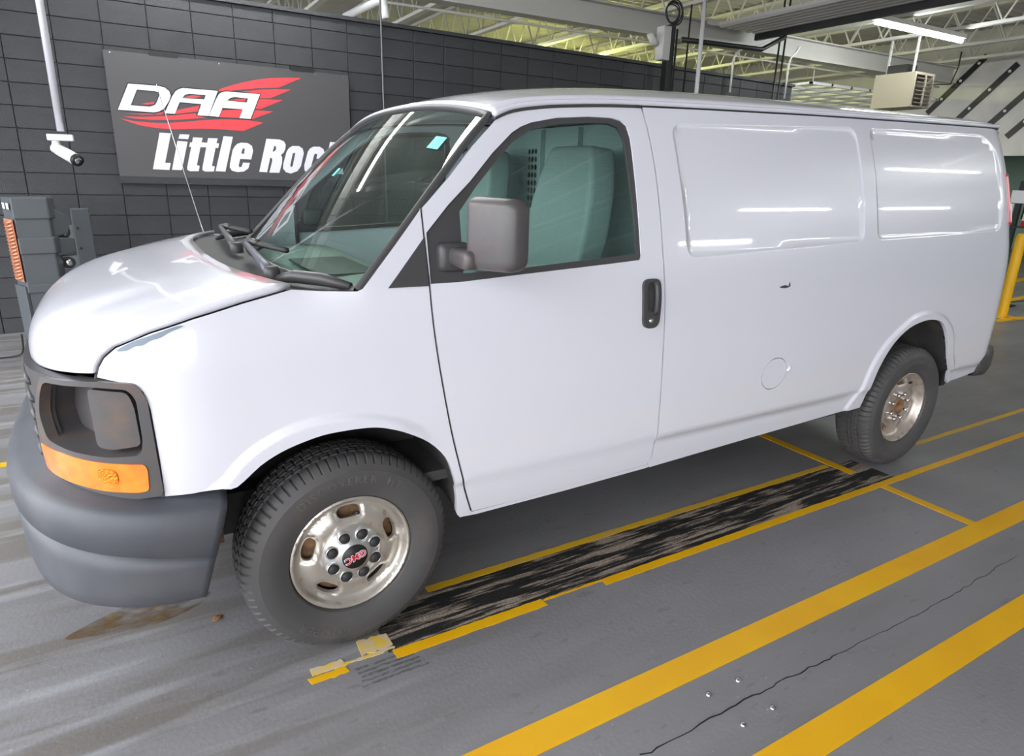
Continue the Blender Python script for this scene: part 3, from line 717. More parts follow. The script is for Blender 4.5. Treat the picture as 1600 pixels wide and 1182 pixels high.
# ---- equipment tower at the left
eq = empty('equipment_tower', (-.60, 6.95, 0))
def prism(name, plan, z0, z1, m, parent, bevel=.012):
    n = len(plan); z0s = z0 if isinstance(z0, (list, tuple)) else [z0] * n; z1s = z1 if isinstance(z1, (list, tuple)) else [z1] * n
    v = [(x, y, a) for (x, y), a in zip(plan, z0s)] + [(x, y, a) for (x, y), a in zip(plan, z1s)]
    f = [tuple(range(n))[::-1], tuple(range(n, 2 * n))] + [(i, (i + 1) % n, n + (i + 1) % n, n + i) for i in range(n)]
    return MB().add(v, f).build(name, m, parent, bevel=bevel)
core = [(-.285, .10), (-.20, -.10), (.04, -.07), (.075, .02), (.06, .28), (-.26, .30)]
prism('body', core, 0, 1.395, MACH, eq)
o = 0
for z0, z1, gx in ((1.22, 1.40, .0), (.93, 1.07, .0), (.60, .68, .0)):
    prism('rib', [(-.203, -.116), (.05, -.086), (.09, .01), (.04, .1), (-.2, .0)], z0, z1, MACHL, eq)
for z0, z1, z0b, z1b in ((1.06, 1.32, 1.10, 1.22), (.90, 1.06, .92, 1.05), (.60, .66, .78, .82)):
    prism('wing_web', [(.05, -.03), (.20, .06), (.20, .14), (.05, .2)], [z0, z0b, z0b, z0], [z1, z1b, z1b, z1], MACH, eq)
prism('flange', [(.19, .03), (.335, .10), (.325, .13), (.18, .06)], .66, 1.30, MACHL, eq)
for z in (1.13, .955, .80): MB().lathe([(.0005, -.004), (.010, -.003), (.011, .002)], 10).build('bolt', BLACK, eq, True, (.225, .044, z))
for z in (1.10, .835):
    MB().box(.055, .20, .04, .10, z - .06, z + .06).build('lamp_recess', MACH, eq)
    l = MB().lathe([(.0005, -.012), (.022, -.01), (.036, .004), (.040, .02)], 18).build('lamp', CHROME, eq, True, (.115, .035, z))
    MB().lathe([(.039, -.004), (.05, -.002), (.052, .02)], 18).build('bezel', BLACK, l, True)
gm = MB()
a = Vector((-.290, .09, 0)); c_ = Vector((-.207, -.112, 0))
gr = MB()
gr.add([(a.x - .003, a.y, .70), (c_.x - .003, c_.y, .70), (c_.x - .003, c_.y, 1.22), (a.x - .003, a.y, 1.22)], [(0, 1, 2, 3)]).build('grille_panel', COPPER, eq)
for k in range(17):
    z = .72 + k * .029
    q = a.lerp(c_, .08); w = a.lerp(c_, .92); n_ = Vector((-.92, -.38, 0))
    MB().tube([q + Vector((0, 0, z)) + n_ * .006, (q + w) / 2 + Vector((0, 0, z)) + n_ * .018, w + Vector((0, 0, z + .018)) + n_ * .006], .009, 6).build('grille_louver', COPPER, eq, True)
for t in (.18, .60):
    q = a.lerp(c_, t); w = a.lerp(c_, t + .28); n_ = Vector((-.92, -.38, 0)) * .004
    MB().add([q + n_ + Vector((0, 0, 1.30)), w + n_ + Vector((0, 0, 1.30)), w + n_ + Vector((0, 0, 1.35)), q + n_ + Vector((0, 0, 1.35))], [(0, 1, 2, 3)]).build('warning_label', PIPEW, eq)
prism('lower_front', [(-.31, .10), (-.215, -.12), (-.19, -.1), (-.27, .12)], 0.0, .66, MACHL, eq, .006)
tag(eq, 'dark grey plastic equipment tower with orange grille beside block wall', 'equipment')
cab = [(-.93, 7.02, .22), (-.95, 7.05, .06), (-1.02, 7.08, .012), (-1.25, 7.05, .01), (-1.6, 6.9, .01), (-2.4, 6.9, .01)]
pipe('power_cable', spline(cab, 6), .008, RUBBER, 'black power cable trailing on the floor from the grey tower', 'cable')
_zs=[.28,.36,.43,.50,.555,.575,.70,.90,1.10,1.22,1.32,1.42,1.55,1.75,1.88,1.96,2.06]
_ys=[.90,.925,.945,.962,.974,.986,.996,1.004,1.004,.999,.987,.968,.940,.885,.838,.803,.745]
def pchip(xs,ys):
    xs=np.array(xs,float);ys=np.array(ys,float);h=np.diff(xs);d=np.diff(ys)/h
    m=np.zeros_like(xs);m[0]=d[0];m[-1]=d[-1]
    for i in range(1,len(xs)-1):
        if d[i-1]*d[i]>0:
            w1=2*h[i]+h[i-1];w2=h[i]+2*h[i-1];m[i]=(w1+w2)/(w1/d[i-1]+w2/d[i])
    def f(x):
        x=np.clip(np.asarray(x,float),xs[0],xs[-1]);i=np.clip(np.searchsorted(xs,x)-1,0,len(xs)-2)
        t=(x-xs[i])/h[i];t2=t*t;t3=t2*t
        return (2*t3-3*t2+1)*ys[i]+(t3-2*t2+t)*h[i]*m[i]+(-2*t3+3*t2)*ys[i+1]+(t3-t2)*h[i]*m[i+1]
    return f
_hw=pchip(_zs,_ys)
_sh=pchip([1.16,1.24,1.29,1.32,1.345,1.36,1.4],[0,.004,.014,.028,.05,.07,.12])
def sstep(a,b,x):
    t=np.clip((np.asarray(x,float)-a)/(b-a),0,1);return t*t*(3-2*t)
def xend(z): return 4.325-.075*np.clip((np.asarray(z,float)-.7)/1.35,-.2,1.2)
NX0,NA,NN=-.33,.55,3.0      # nose plan superellipse start, depth, power
def W(x,z):
    x=np.asarray(x,float);z=np.asarray(z,float)
    w=_hw(z)
    w=w-_sh(z)*(1-sstep(-.12,.10,x))
    t=np.clip((NX0-x)/NA,0,.9999); w=w*(1-t**NN)**(1/NN)
    e=xend(z); t=np.clip((x-(e-.16))/.16,0,.99); w=w*(1-.12*(1-(1-t**2.6)**(1/2.6)))
    return w
# plan curve of nose for bezel: parameter a in [0,1] -> (x,y) ; a=0 centre front, a=1 side at NX0
def nose(a,off=0.,hwid=1.0):
    th=np.asarray(a)*math.pi/2
    c=np.cos(th);s=np.sin(th)
    r=(c**NN+s**NN)**(-1/NN)
    x=NX0-(NA+off)*c*r; y=-(hwid+off)*s*r
    return x,y
# ================================================================ VAN  (x to the rear, -y = driver side, origin on the floor under the front axle)
van = empty('cargo_van', (0.552, 3.0, 0))
tag(van, 'white cargo van with dark grey bumper parked in the lane', 'van')
NB = .60
def lift_side(off=0.0, emb=None):
    def g(u, v):
        w = W(u, v) + off
        if emb is not None: w = w + emb(u, v)
        return np.stack([u, -w, v], 1)
    return g
AS = 1.25
def lift_nose(d=0.0):
    def g(u, v):
        th = np.asarray(u) / AS * math.pi / 2; c = np.cos(th); s = np.sin(th); r = (np.abs(c) ** NN + np.abs(s) ** NN) ** (-1 / NN)
        return np.stack([NX0 - (NB - d) * c * r, -(1.005 - d) * s * r, v], 1)
    return g
def offs(poly, dists, s=.012):
    """points along offsets of a closed outline, to sharpen creases"""
    P = np.array(dens(poly, s)); T = np.roll(P, -1, 0) - np.roll(P, 1, 0); T /= np.linalg.norm(T, axis=1)[:, None]; N_ = np.stack([T[:, 1], -T[:, 0]], 1)
    return np.concatenate([P + N_ * d for d in dists]).tolist()

FARCH = [(-.403, .752), (-.361, .749), (-.287, .807), (-.221, .841), (-.154, .861), (-.086, .874), (-.017, .876), (.04, .874), (.091, .868), (.15, .849), (.204, .823), (.283, .771), (.351, .694), (.388, .597), (.412, .486), (.418, .424), (.44, .393)]
RARCH = [(2.965, .455), (2.970, .56), (2.990, .665), (3.038, .771), (3.104, .849), (3.209, .911), (3.332, .938), (3.435, .940), (3.54, .915), (3.611, .859), (3.685, .759), (3.745, .658), (3.808, .571), (3.866, .476)]
FOUT_ = [(-.46, .70), (-.396, .791), (-.339, .851), (-.248, .904), (-.149, .933), (-.041, .94), (.057, .927), (.167, .893), (.267, .836), (.36, .73), (.42, .6), (.50, .40), (0, .3), (-.46, .3)]
ROUT_ = [(2.90, .40), (2.893, .608), (2.938, .749), (3.009, .843), (3.096, .909), (3.241, .984), (3.382, 1.0), (3.548, .971), (3.675, .898), (3.754, .808), (3.808, .698), (3.87, .6), (3.93, .45), (3.93, .40)]
HCUT = [(-.679, 1.12), (-.67, 1.149), (-.653, 1.178), (-.623, 1.206), (-.533, 1.246), (-.425, 1.277), (-.284, 1.31), (-.139, 1.338)]
APIL = [(.073, 1.333), (.2, 1.47), (.301, 1.579), (.408, 1.692), (.508, 1.794), (.612, 1.887)]
DF = [(.297, 1.579), (.298, 1.447), (.302, 1.325), (.305, 1.237), (.316, 1.126), (.338, .984), (.365, .834), (.396, .7), (.442, .532), (.484, .413)]
DR = [(1.309, 1.960), (1.322, 1.845), (1.332, 1.686), (1.337, 1.512), (1.343, 1.335), (1.360, 1.067), (1.372, .866), (1.384, .715), (1.400, .513), (1.405, .445), (1.390, .424)]
GUT = [(.612, 1.887), (.697, 1.919), (.838, 1.942), (.986, 1.956), (1.142, 1.967), (1.306, 1.974), (1.667, 1.986), (2.405, 2.006), (3.109, 2.02), (4.057, 2.035), (4.20, 2.036)]

FOUT = spline(FOUT_, 5, True); ROUT = spline(ROUT_, 5, True)
def femb(u, v):
    P = np.stack([np.asarray(u, float), np.asarray(v, float)], 1)
    return .013 * sstep(0, .03, -sdf(P, FOUT)) * (1 - sstep(.16, .32, u))
P1 = rounded([(1.447, 1.905), (2.714, 1.957), (2.712, 1.402), (1.475, 1.368)], .06)
P2 = rounded([(2.822, 1.960), (3.98, 1.980), (4.095, 1.90), (4.118, 1.6), (4.075, 1.425), (2.815, 1.404)], .06)
def cemb(u, v):
    P = np.stack([np.asarray(u, float), np.asarray(v, float)], 1)
    r = .013 * sstep(0, .03, -sdf(P, ROUT))
    for q in (P1, P2): r = r - .0065 * sstep(0, .016, -sdf(P, q))
    return r

def band(poly, step, wid):
    A = np.array(poly); g = np.stack([q.ravel() for q in np.meshgrid(np.arange(A[:, 0].min() - wid, A[:, 0].max() + wid, step), np.arange(A[:, 1].min() - wid, A[:, 1].max() + wid, step))], 1)
    return g[np.abs(sdf(g, poly)) < wid].tolist()
# ---- front fender
out = HCUT + [(-.056, 1.330), (.054, 1.326)] + APIL[:2] + [(.290, 1.570)] + [(x - .004, z) for x, z in spline(DF, 3)] + spline(FARCH, 3)[::-1] + [(-.486, .747), (-.557, .748), (-.556, .867), (-.560, 1.028), (-.572, 1.082), (-.604, 1.105)]
panel('front_fender', out, lift_side(0, femb), WHITE, van, .028, feats=offs(FOUT, (.003, -.004, -.030, -.036), .01) + band(FOUT, .010, .042), mirror=True)
tri = [(.156, 1.331), (.294, 1.484), (.297, 1.329)]
panel('sail_panel', tri, lift_side(.004), BLACKPL, van, .05, depth=.006, mirror=True)
# ---- front door
HOLE = [(.306, 1.335), (.306, 1.500), (.395, 1.588), (.488, 1.666), (.589, 1.762), (.679, 1.833), (.720, 1.855), (.767, 1.872), (.883, 1.895), (1.033, 1.908), (1.140, 1.910), (1.185, 1.903), (1.212, 1.885), (1.222, 1.84), (1.221, 1.708), (1.222, 1.514), (1.224, 1.388), (1.216, 1.374), (.901, 1.358), (.62, 1.345), (.424, 1.335)]
GL = [(.432, 1.362), (.437, 1.566), (.511, 1.648), (.589, 1.722), (.674, 1.797), (.764, 1.848), (.879, 1.872), (1.029, 1.886), (1.128, 1.888), (1.172, 1.876), (1.190, 1.835), (1.195, 1.683), (1.202, 1.514), (1.204, 1.398), (.903, 1.382), (.622, 1.366)]
out = [(x + .004, z) for x, z in spline(DF, 3)] + [(.671, .409), (.991, .414)] + [(x - .004, z) for x, z in spline(DR, 3)[::-1]] + [(x, z - .014) for x, z in GUT[5:0:-1]] + [(.620, 1.872), (.512, 1.780), (.412, 1.680)]
doors = panel('front_door', out, lift_side(), WHITE, van, .03, holes=[HOLE], mirror=True)
fr = panel('window_frame', HOLE, lift_side(-.006), BLACKPL, None, .04, holes=[GL], depth=.012, mirror=True)
gl = panel('door_glass', GL, lift_side(-.011), GLASS, None, .05, depth=0, mirror=True)
for k in (0, 1): fr[k].parent = doors[k]; gl[k].parent = doors[k]
HPL = rounded([(1.222, 1.300), (1.314, 1.300), (1.320, 1.20), (1.314, 1.096), (1.232, 1.096), (1.226, 1.20)], .035)
HREC = rounded([(1.240, 1.285), (1.300, 1.285), (1.304, 1.165), (1.246, 1.165)], .03)
hp = panel('door_handle', HPL, lift_side(.013), BLACKPL, None, .03, holes=[HREC], depth=.015, mirror=True)
for k in (0, 1): hp[k].parent = van
hin = panel('handle_recess', HREC, lift_side(.0012), BLACKPL, hp[0], .03, depth=.001)
MB().tube([(1.282, -1.006, 1.285), (1.284, -1.018, 1.27), (1.288, -1.022, 1.22), (1.289, -1.022, 1.175), (1.288, -1.012, 1.155)], .011, 10).build('pull', BLACKPL, hp[0], True)
MB().lathe([(.0005, -.004), (.010, -.003), (.012, .003)], 14).build('key_lock', CHROME, hp[0], True, (1.270, -1.0185, 1.128))
# ---- cargo side
cut = spline(DR, 3)
zs_ = np.linspace(.52, 2.022, 16)
out = [(1.315, 1.960)] + [(x, z - .014) for x, z in GUT[6:10]] + [(float(xend(z)) - .006, z) for z in zs_[::-1]] + [(4.19, .505), (4.04, .489)] + spline(RARCH, 3)[::-1] + [(2.117, .428), (1.412, .402)] + [(x + .004, z) for x, z in cut[::-1][1:-1]]
FUEL = [(2.117 + .091 * math.cos(a), .782 + .083 * math.sin(a)) for a in np.linspace(0, 2 * math.pi, 40, endpoint=False)]
FUEL2 = [(2.117 + .0860 * math.cos(a), .782 + .0780 * math.sin(a)) for a in np.linspace(0, 2 * math.pi, 40, endpoint=False)]
ft = offs(P1, (.005, -.003, -.008, -.013, -.020)) + offs(P2, (.005, -.003, -.008, -.013, -.020)) + offs(ROUT, (.003, -.004, -.030, -.036), .01) + band(ROUT, .010, .042)
cs = panel('cargo_side', out, lift_side(0, cemb), WHITE, van, .035, holes=[FUEL], feats=ft, mirror=True)
fd = panel('fuel_door', FUEL2, lift_side(.001), WHITE, van, .03, depth=.012)
MB().tube([(2.207, -1.0, .785), (2.222, -1.006, .795), (2.226, -1.0, .812)], .008, 8).build('finger_tab', WHITE, fd, True)
panel('fuel_recess', [(2.117 + .098 * math.cos(a), .782 + .09 * math.sin(a)) for a in np.linspace(0, 2 * math.pi, 30, endpoint=False)], lift_side(-.02), WHITE, cs[0], .06, depth=0)
panel('dent_mark', spline([(2.06, 1.214), (2.10, 1.222), (2.125, 1.216), (2.13, 1.235), (2.138, 1.214), (2.10, 1.207)], 2, True), lift_side(.0012), BLACKPL, cs[0], .05, depth=.001)
for pts, nm in ((cut, 'seam_seal'), (spline(DF, 3), 'seam_seal')):
    MB().tube([(x, -(float(W(x, z)) - .020), z) for x, z in pts], .012, 6).build(nm, RUBBER, van, True)
    MB().tube([(x, (float(W(x, z)) - .020), z) for x, z in pts], .012, 6).build(nm, RUBBER, van, True)
# rocker below the door
rk = [(.445, .392), (.513, .387), (.93, .390), (1.395, .400), (1.412, .404), (1.405, .420), (.99, .4105), (.67, .4055), (.49, .4055), (.455, .44), (.43, .44)]
panel('rocker_panel', rk, lift_side(-.004), WHITE, van, .04, depth=.05, mirror=True)
# ---- roof, drip rails
gx = np.array([p[0] for p in GUT]); gz = np.array([p[1] for p in GUT]); zg = pchip(gx, gz); zc = pchip([.58, .75, 1.0, 1.4, 2.0, 3.0, 4.2, 4.3], [1.948, 1.990, 2.030, 2.068, 2.092, 2.104, 2.104, 2.100])
G = []
for s in list(np.linspace(0, 1, 46)):
    row = []
    for t in np.linspace(-1, 1, 33):
        xf = .618 - .02 * (1 - abs(t) ** 2.2); xr = 4.262 - .03 * abs(t) ** 3
        x = xf + (xr - xf) * s ** 1.4
        xe = max(x, .612); ze = float(zg(min(xe, 4.2))); ye = float(W(min(xe, 4.1), ze)) - .004
        z = ze + (float(zc(x)) - ze) * (1 - abs(t) ** 2.6)
        row.append((x, t * ye, z - .05 * max(0, (s - .97) / .03) ** 2))
    G.append(row)
grid_mesh('roof', G, WHITE, van, True, True, .02)
gp = spline(GUT, 4)
for sg_ in (-1, 1):
    MB().tube([(x, sg_ * (float(W(min(x, 4.1), z)) + .006), z + .002) for x, z in gp], .0105, 8).build('drip_rail', WHITE, van, True)
    MB().tube([(x, sg_ * (float(W(min(x, 4.1), z - .013)) + .001), z - .013) for x, z in gp if x < 1.32], .006, 6).build('drip_seal', BLACKPL, van, True)
    MB().tube([(x, sg_ * (float(W(min(x, 4.1), z - .013)) - .004), z - .013) for x, z in gp if x > 1.30], .005, 6).build('drip_seal', RUBBER, van, True)
# ---- windshield
ap = spline([(.067, 1.327)] + APIL[1:], 4)
ws = []
for i, (x, z) in enumerate(ap):
    v_ = i / (len(ap) - 1); ye = float(W(x, z)) - .006; row = []
    bx_ = .135 * (1 - v_) + .018 * v_ + .05 * v_ * (1 - v_); bz_ = -.012 * (1 - v_) + .062 * v_
    for t in np.linspace(-1, 1, 29):
        k = 1 - abs(t) ** 2.3; row.append((x - .008 - bx_ * k, t * ye * (1 - .012), z + bz_ * k))
    ws.append(row)
wsg = grid_mesh('windshield', ws, WGLASS, van, True, True)
edge = [r[0] for r in ws] + ws[-1][1:] + [r[-1] for r in ws[::-1]][1:] + ws[0][::-1][1:-1]
MB().tube(edge + [edge[0]], .014, 8, False).build('windshield_seal', BLACKPL, wsg, True)
def onws(v_, t, lift=.004):
    i = v_ * (len(ws) - 1); a = int(min(i, len(ws) - 2)); fr_ = i - a; j = (t + 1) / 2 * 28; b = int(min(j, 27)); g_ = j - b
    A = np.array(ws); p = (A[a, b] * (1 - fr_) + A[a + 1, b] * fr_) * (1 - g_) + (A[a, b + 1] * (1 - fr_) + A[a + 1, b + 1] * fr_) * g_
    return p + np.array([-.7, 0, .7]) * lift
def sticker(v0, v1, t0, t1, nm='sticker'):
    mesh(nm, [onws(v0, t0), onws(v0, t1), onws(v1, t1), onws(v1, t0)], [(0, 1, 2, 3)], CYAN, wsg)
sticker(.72, .80, -.86, -.77); sticker(.50, .55, -.06, -.02)
# ---- hood
HX = np.array([p[0] for p in HCUT]); HZ = np.array([p[1] for p in HCUT])
G = []
for tau in np.linspace(0, 1, 34):
    p_ = tau ** 2.7
    xe = -.676 + .537 * p_; ze = float(np.interp(xe, HX, HZ)); ye = float(W(xe, ze)) - .006
    xc = -.888 + .586 * p_; zc_ = 1.072 + .286 * tau
    row = []
    for t in np.linspace(-1, 1, 41):
        k = abs(t) ** 3; bul = .012 * float(1 - sstep(.54, .66, abs(t))) * max(0.0, math.sin(math.pi * min(1, tau * 1.1))) ** .7
        row.append((xc + (xe - xc) * k, t * ye, zc_ + (ze + .004 - zc_) * abs(t) ** 2.6 + bul))
    G.append(row)
hood = grid_mesh('hood', G, WHITE, van, True, True, .015)
hood_rear = G[-1]
CHIP = mat('bare_chipped_edge', (.22, .27, .34), .5)
MB().tube([(x, -(float(W(x, z)) - .020), z - .012) for x, z in spline(HCUT, 4)], .010, 6).build('hood_seam', RUBBER, van, True)
pz = spline([(-.622, 1.204), (-.598, 1.204), (-.575, 1.216), (-.555, 1.219), (-.535, 1.231), (-.51, 1.238), (-.485, 1.252), (-.45, 1.266), (-.465, 1.267), (-.50, 1.257), (-.545, 1.242), (-.585, 1.227)], 3, True)
panel('chipped_paint', [(x, z - .004) for x, z in pz], lift_side(.0015), CHIP, van, .03, depth=.001)
# ---- cowl
COWL = mat('cowl_plastic', (.055, .055, .062), .45)
nt = COWL.node_tree; wv = nt.nodes.new('ShaderNodeTexWave'); wv.bands_direction = 'Y'; wv.inputs['Scale'].default_value = 22; bp_ = nt.nodes.new('ShaderNodeBump'); bp_.inputs['Strength'].default_value = .7; bp_.inputs['Distance'].default_value = .01
tc_ = nt.nodes.new('ShaderNodeTexCoord'); nt.links.new(tc_.outputs['Object'], wv.inputs[0]); nt.links.new(wv.outputs[0], bp_.inputs['Height']); nt.links.new(bp_.outputs[0], nt.nodes['Principled BSDF'].inputs['Normal'])
G = []
A = np.array(hood_rear); B = np.array(ws[0])
for t in np.linspace(-1, 1, 41):
    a = np.array([np.interp(t, np.linspace(-1, 1, 41), A[:, k]) for k in range(3)]); b = np.array([np.interp(t, np.linspace(-1, 1, 29), B[:, k]) for k in range(3)])
    a = a + np.array([-.01, 0, -.012]); b = b + np.array([.01, 0, -.006])
    G.append([a * (1 - s) + b * s + np.array([0, 0, -.012 * math.sin(math.pi * s)]) for s in np.linspace(0, 1, 8)])
cowl = grid_mesh('cowl_panel', G, COWL, van, True, False, .006)
for sg_ in (-1, 1):
    MB().tube([(-.16, sg_ * .70, 1.335), (-.09, sg_ * .78, 1.352), (-.02, sg_ * .86, 1.350), (.045, sg_ * .945, 1.338)], [.008, .022, .022, .012], 10).build('cowl_end', BLACKPL, cowl, True)
def wiper(dy):
    ar = MB().tube([(-.150, -.70 + dy, 1.352), (-.155, -.60 + dy, 1.372), (-.135, -.10 + dy, 1.392)], [.024, .017, .010], 8).build('wiper_arm', mat('wiper_grey', (.10, .105, .14), .4) if dy == 0 else BLACKPL, van, True)
    MB().lathe([(.0005, .045), (.022, .043), (.028, .03), (.028, 0)], 16, 'z').build('pivot_cap', BLACKPL, ar, True, (-.150, -.705 + dy, 1.335))
    MB().tube([(-.115, .02 + dy, 1.385), (-.105, -.18 + dy, 1.398), (-.055, -.50 + dy, 1.405)], .011, 6).build('wiper_blade', RUBBER, ar, True)
    MB().tube([(-.135, -.08 + dy, 1.395), (-.112, -.12 + dy, 1.402), (-.105, -.20 + dy, 1.405)], .013, 6).build('blade_clip', BLACKPL, ar, True)
wiper(0); wiper(.78)
MB().tube([(-.19, .86, 1.29), (-.336, .86, 2.062)], [.0035, .0015], 6).build('antenna', CHROME, van, True)
# ---- nose: dark backing, lamp bezels, grille
sc_ = lambda L: [(a * AS, z) for a, z in L]
BEZ = rounded(sc_([(.470, 1.100), (.641, 1.114), (.735, 1.106), (.757, 1.06), (.763, .756), (.669, .747), (.585, .748), (.40, .757), (.384, .836), (.394, .948), (.432, 1.036)]), .02)
REC = rounded(sc_([(.478, 1.086), (.622, 1.097), (.712, 1.091), (.730, 1.061), (.731, .934), (.722, .890), (.639, .882), (.533, .886), (.443, .893), (.424, .962), (.448, 1.032)]), .025)
AMB = rounded(sc_([(.398, .862), (.508, .870), (.603, .866), (.727, .861), (.733, .842), (.729, .778), (.709, .772), (.624, .774), (.532, .780), (.412, .780)]), .015)
panel('grille_surround', sc_([(-.39, .745), (.768, .745), (.758, 1.05), (.735, 1.096), (.66, 1.114), (.45, 1.10), (.25, 1.075), (-.25, 1.075), (-.39, 1.09)]), lift_nose(.012), BLACKPL, van, .05, depth=.03, holes=[REC])
panel('grille_surround', [(-u, v) for u, v in sc_([(.385, .745), (.768, .745), (.758, 1.05), (.735, 1.096), (.66, 1.114), (.385, 1.09)])][::-1], lift_nose(.012), BLACKPL, van, .05, depth=.03, holes=[[(-u, v) for u, v in REC][::-1]])
bz = panel('lamp_bezel', BEZ, lift_nose(0), BEZEL, van, .03, holes=[REC, AMB], depth=.03, mirror=True)
for k, sg_ in ((0, 1), (1, -1)):
    # recess walls and floor
    R_ = dens(REC, .03); n = len(R_); v = []; f = []
    for d_ in (0.002, .035, .075, .10):
        P = lift_nose(d_)(np.array([q[0] for q in R_]), np.array([q[1] for q in R_])); cz = .985
        v += [(p[0], p[1] * sg_, cz + (p[2] - cz) * (1 - d_ * .9)) for p in P]
    for j in range(3):
        for i in range(n): f.append((j * n + i, j * n + (i + 1) % n, (j + 1) * n + (i + 1) % n, (j + 1) * n + i))
    f.append(tuple(range(3 * n, 4 * n)))
    o = mesh('lamp_recess', v, f, BEZEL, bz[k]); fix(o.data); smooth_angle(o, .7)
BLK = rounded(sc_([(.598, 1.083), (.702, 1.076), (.714, 1.032), (.717, .912), (.640, .898), (.600, .902)]), .02)
bk = panel('lamp_pod', BLK, lift_nose(.018), BEZEL, None, .02, depth=.075, mirror=True)
am = panel('turn_signal', AMB, lift_nose(-.003), AMBER, None, .03, depth=.03, mirror=True)
rf = panel('reflector', rounded(sc_([(.605, .848), (.655, .845), (.658, .800), (.607, .802)]), .02), lift_nose(-.006), AMBERH, am[0], .02, depth=.002)
for k in (0, 1): bk[k].parent = bz[k]; am[k].parent = van
for k in range(5):
    z = .80 + k * .06; a_ = np.linspace(-.36, .36, 15)
    P = lift_nose(.012)(a_ * AS, np.full(15, z)); MB().tube([tuple(q) for q in P], .012, 6).build('grille_bar', BLACKPL, van, True)
# ---- front bumper
BX0, BA, BWD = -.39, .605, 1.02
def bump_pt(a, d):
    th = abs(a) * math.pi / 2; c, s = math.cos(th), math.sin(th); r = (c ** NN + s ** NN) ** (-1 / NN)
    return BX0 - (BA + d) * c * r, -math.copysign(1, a) * (BWD + d) * s * r
def amax(z):
    xt = -.484 + (.097) * (z - .41) / .32
    lo, hi = .5, 1.0
    for _ in range(30):
        m_ = (lo + hi) / 2
        if bump_pt(m_, 0)[0] < xt: lo = m_
        else: hi = m_
    return lo
aa = np.linspace(-1, 1, 81)
def bump_rows(rows):
    G = []
    for fn in rows:
        row = []
        for s in aa:
            q = 1 - abs(s); d, z = fn(q); a = s * amax(z) if z < .74 else s * amax(.74)
            x, y = bump_pt(a, d); row.append((x, y, z))
        G.append(row)
    return G
zr = lambda q: .555 + .13 * min(1, q * 1.4); zt = lambda q: .705 + .055 * min(1, q * 1.3); zb = lambda q: .735 + .10 * min(1, q * 1.2)
low = bump_rows([lambda q: (-.12, .405), lambda q: (-.02, .40), lambda q: (-.004, .415), lambda q: (.004, .46), lambda q: (.007, (zr(q) + .46) / 2), lambda q: (.008, zr(q) - .004)])
up = bump_rows([lambda q: (.008, zr(q) - .004), lambda q: (.016, zr(q)), lambda q: (.014, (zr(q) + zt(q)) / 2), lambda q: (.008, zt(q) - .012), lambda q: (-.002, zt(q)), lambda q: (-.018, zt(q) + .006), lambda q: (-.06 - .03 * q, (zt(q) + zb(q)) / 2 + .006), lambda q: (-.11 - .03 * q, zb(q))])
bm_ = grid_mesh('front_bumper', up, BUMPER, van, True, False, .012)
grid_mesh('bumper_valance', low, BUMPLOW, bm_, True, False, .012)
r5, r7 = np.array(up[5]), np.array(up[7]); 
for i in range(26, 55, 2):
    for s0, s1 in ((.08, .44), (.54, .92)):
        q = [r5[i] * (1 - s0) + r7[i] * s0, r5[i + 1] * (1 - s0) + r7[i + 1] * s0, r5[i + 1] * (1 - s1) + r7[i + 1] * s1, r5[i] * (1 - s1) + r7[i] * s1]
        c4 = sum(q) / 4; q = [c4 + (p - c4) * 1.5 * np.array([1, 1, 1]) if False else p for p in q]
        nz = np.array([-.25, 0, .97])
        MB().add([tuple(p + nz * .002) for p in q] + [tuple(p + nz * .009) for p in q], [(0, 1, 2, 3), (4, 7, 6, 5), (0, 4, 5, 1), (1, 5, 6, 2), (2, 6, 7, 3), (3, 7, 4, 0)]).build('step_pad', BUMPER, bm_)
# ---- rear
zz = np.linspace(.52, 2.03, 20)
for sg_ in (-1, 1):
    G = [[(float(xend(z)) - .004 + .012 * (1 - s), sg_ * (.004 + (float(W(float(xend(z)) - .004, z)) - .004) * s), z) for s in np.linspace(0, 1, 9)] for z in zz]
    grid_mesh('rear_door', G, WHITE, van, True, sg_ > 0, .02)
    tl = MB().add([(4.23, sg_ * .935, 1.46), (4.315, sg_ * .895, 1.46), (4.325, sg_ * .78, 1.46), (4.21, sg_ * .78, 1.46), (4.195, sg_ * .882, 1.75), (4.29, sg_ * .845, 1.75), (4.30, sg_ * .74, 1.75), (4.2, sg_ * .74, 1.75)],
                  [(0, 3, 2, 1), (4, 5, 6, 7), (0, 1, 5, 4), (1, 2, 6, 5), (2, 3, 7, 6), (3, 0, 4, 7)]).build('tail_lamp', TAILRED, van, True, bevel=.02, seg=3)
    if sg_ < 0: tl_near = tl
    MB().box(4.26, 4.330, sg_ * .865 - .037, sg_ * .865 + .037, 1.475, 1.585).build('reverse_lens', LAMPW, tl, bevel=.01)
    MB().tube([(float(xend(z)) + .004, sg_ * (float(W(float(xend(z)) - .004, z)) + .003), z) for z in np.linspace(1.76, 2.03, 8)], .011, 8).build('rear_seal', RUBBER, van, True)
zl = np.linspace(1.462, 1.765, 8)
tp = panel('lamp_side', [(4.196 - .03 * (z - 1.46), z) for z in zl] + [(float(xend(z)) - .008, z) for z in zl[::-1]], lift_side(.010), TAILRED, tl_near, .03, depth=.03)
zl = np.linspace(1.475, 1.60, 5)
panel('clear_lens', [(4.225 - .02 * (z - 1.46), z) for z in zl] + [(float(xend(z)) - .010, z) for z in zl[::-1]], lift_side(.0125), LAMPW, tl_near, .03, depth=.004)
pts = [(4.20, -.955), (4.30, -.965), (4.37, -.93), (4.40, -.85), (4.41, 0), (4.40, .85), (4.37, .93), (4.30, .965), (4.20, .955)]
pts = spline(pts, 5)
G = []
